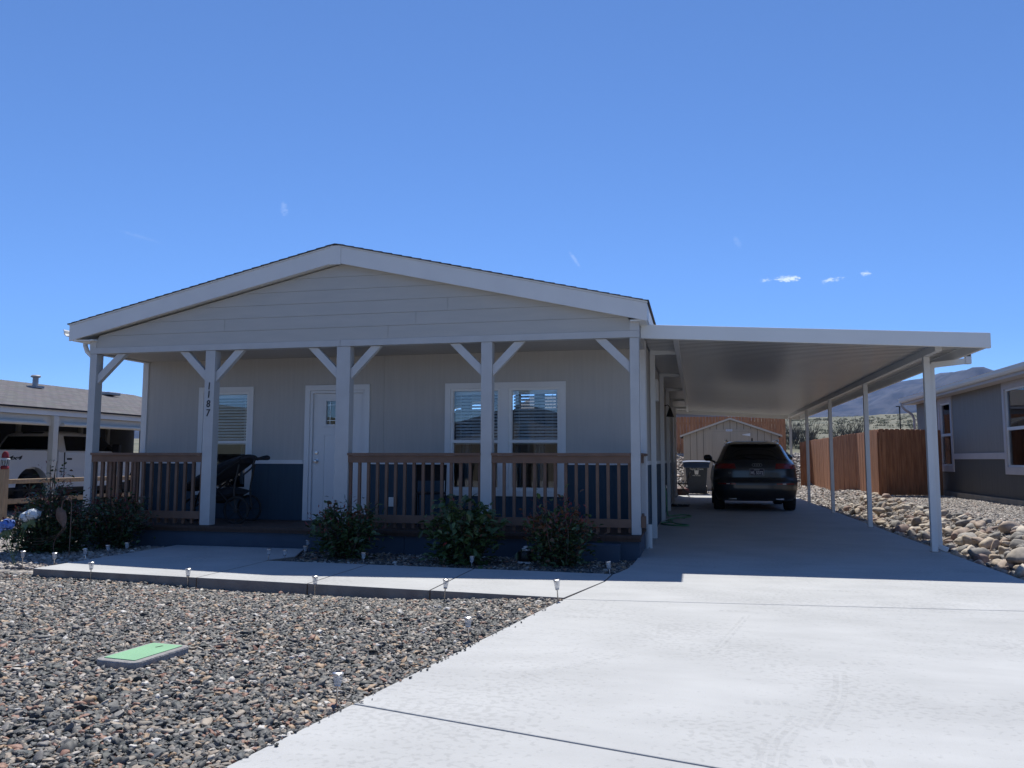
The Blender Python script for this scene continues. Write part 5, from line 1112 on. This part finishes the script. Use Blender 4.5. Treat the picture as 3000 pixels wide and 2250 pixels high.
# scrub on the hillside
scr=mat('desert_scrub',(.095,.105,.065),(.15,.145,.10),1,.95); 
def scrub(name,n_,m,szr,yr_,label,seed):
    q=np.random.default_rng(seed); mb=MB(); cnt=0; r_=random.Random(seed)
    while cnt<n_:
        y=yr_[0]+(yr_[1]-yr_[0])*r_.random()**1.4; az=R(r_.uniform(-6,26)); x=CX+math.tan(az)*(y+CD)
        if x<4.95 and y<33: continue
        s_=r_.uniform(*szr); z=float(hillz(np.array([[x]]),np.array([[y]]))[0,0]); cnt+=1
        for k in range(26 if s_<.7 else 60):
            d=Vector((r_.gauss(0,1),r_.gauss(0,1),abs(r_.gauss(0,.8)))).normalized(); c=Vector((x,y,z))+Vector((d.x,d.y,d.z*.8))*s_*r_.uniform(.3,1); u=Vector((r_.gauss(0,1),r_.gauss(0,1),r_.gauss(0,1))).normalized()*s_*r_.uniform(.15,.34); v=u.orthogonal().normalized()*u.length*.6
            mb.add([c-u,c-v,c+u,c+v],[(0,1,2,3)])
    return tag(mb.build(name,m),label,'scrub',kind='stuff')
scrub('hillside_scrub',2600,scr,(.12,.42),(33,150),'low grey green desert scrub dotted over the hillside behind the fences',5)
bare=mat('bare_brush',(.11,.095,.085),(.08,.07,.06),3,.95)
q=random.Random(4); mb=MB()
for b_ in range(26):
    y=q.uniform(33,44); az=R(q.uniform(3.2,10.8)); x=CX+math.tan(az)*(y+CD); z=float(hillz(np.array([[x]]),np.array([[y]]))[0,0])
    for k in range(30):
        a=q.uniform(0,6.28); l_=q.uniform(.6,1.5); P0_=Vector((x+q.gauss(0,.15),y+q.gauss(0,.15),z)); d=Vector((math.cos(a)*.45,math.sin(a)*.45,1)); P1_=P0_+d*l_*.5; P2_=P1_+(d+Vector((q.gauss(0,.3),q.gauss(0,.3),0)))*l_*.5
        mb.tube([P0_,P1_,P2_],[.014,.009,.004],3)
tag(mb.build('bare_brush',bare),'leafless grey brown brush growing along the foot of the hillside','brush',kind='stuff')
UP=thing('utility_pole',(12.2,40,2),'thin dark pole with a crossarm rising behind the picket fence','pole')
MB().tube([(12.2,40,1.2),(12.2,40,4.32)],.035,8).build('pole',dark,UP); MB().box(12.0,12.4,39.97,40.03,4.28,4.33).build('crossarm',dark,UP)
XH=thing('house',(-4,-34,0),'tan house across the road, seen only as a reflection in the front windows','house')
tanw=mat('tan_stucco',(.13,.11,.085),(.11,.095,.075),2,.9)
for cx_,wd_ in ((-9,12),(9,11)):
    MB().box(cx_-wd_/2,cx_+wd_/2,-44,-33,-.5,2.6).build('wall',tanw,XH)
    MB().prism([(cx_-wd_/2-.4,2.5),(cx_,4.2),(cx_+wd_/2+.4,2.5),(cx_+wd_/2+.4,2.72),(cx_,4.42),(cx_-wd_/2-.4,2.72)],'y',-44.4,-32.6).build('roof',shingle,XH)
    MB().prism([(cx_-wd_/2,2.6),(cx_+wd_/2,2.6),(cx_,4.2)],'y',-33.2,-33).build('gable',tanw,XH)
    MB().box(cx_-1,cx_+.5,-32.99,-32.9,1,2.2).build('window',dark,XH)
xb=np.linspace(-400,400,60); yb=np.linspace(-300,-60,16); X,Y=np.meshgrid(xb,yb); Z=-.5+sst(-60,-240,Y)*0+np.clip((-60-Y)/180,0,1)*(20+6*np.sin(X*.02))
tag(grid_mesh('hills',X[::-1],Y[::-1],Z[::-1],hillm),kind='structure')
# haze: haze over the far land
hz=bpy.data.materials.new('haze'); hz.use_nodes=True; t_,n_,l_,b_=T(hz); n_.remove(b_)
pv=n_.new('ShaderNodeVolumePrincipled'); pv.inputs['Density'].default_value=.00008; pv.inputs['Color'].default_value=(.12,.36,.95,1); pv.inputs['Anisotropy'].default_value=0.0
l_.new(pv.outputs[0],n_['Material Output'].inputs['Volume'])
tag(MB().box(-5200,5200,-120,4600,-30,700).build('haze',hz),'pale blue air between the yard and the far mountain','haze',kind='stuff')
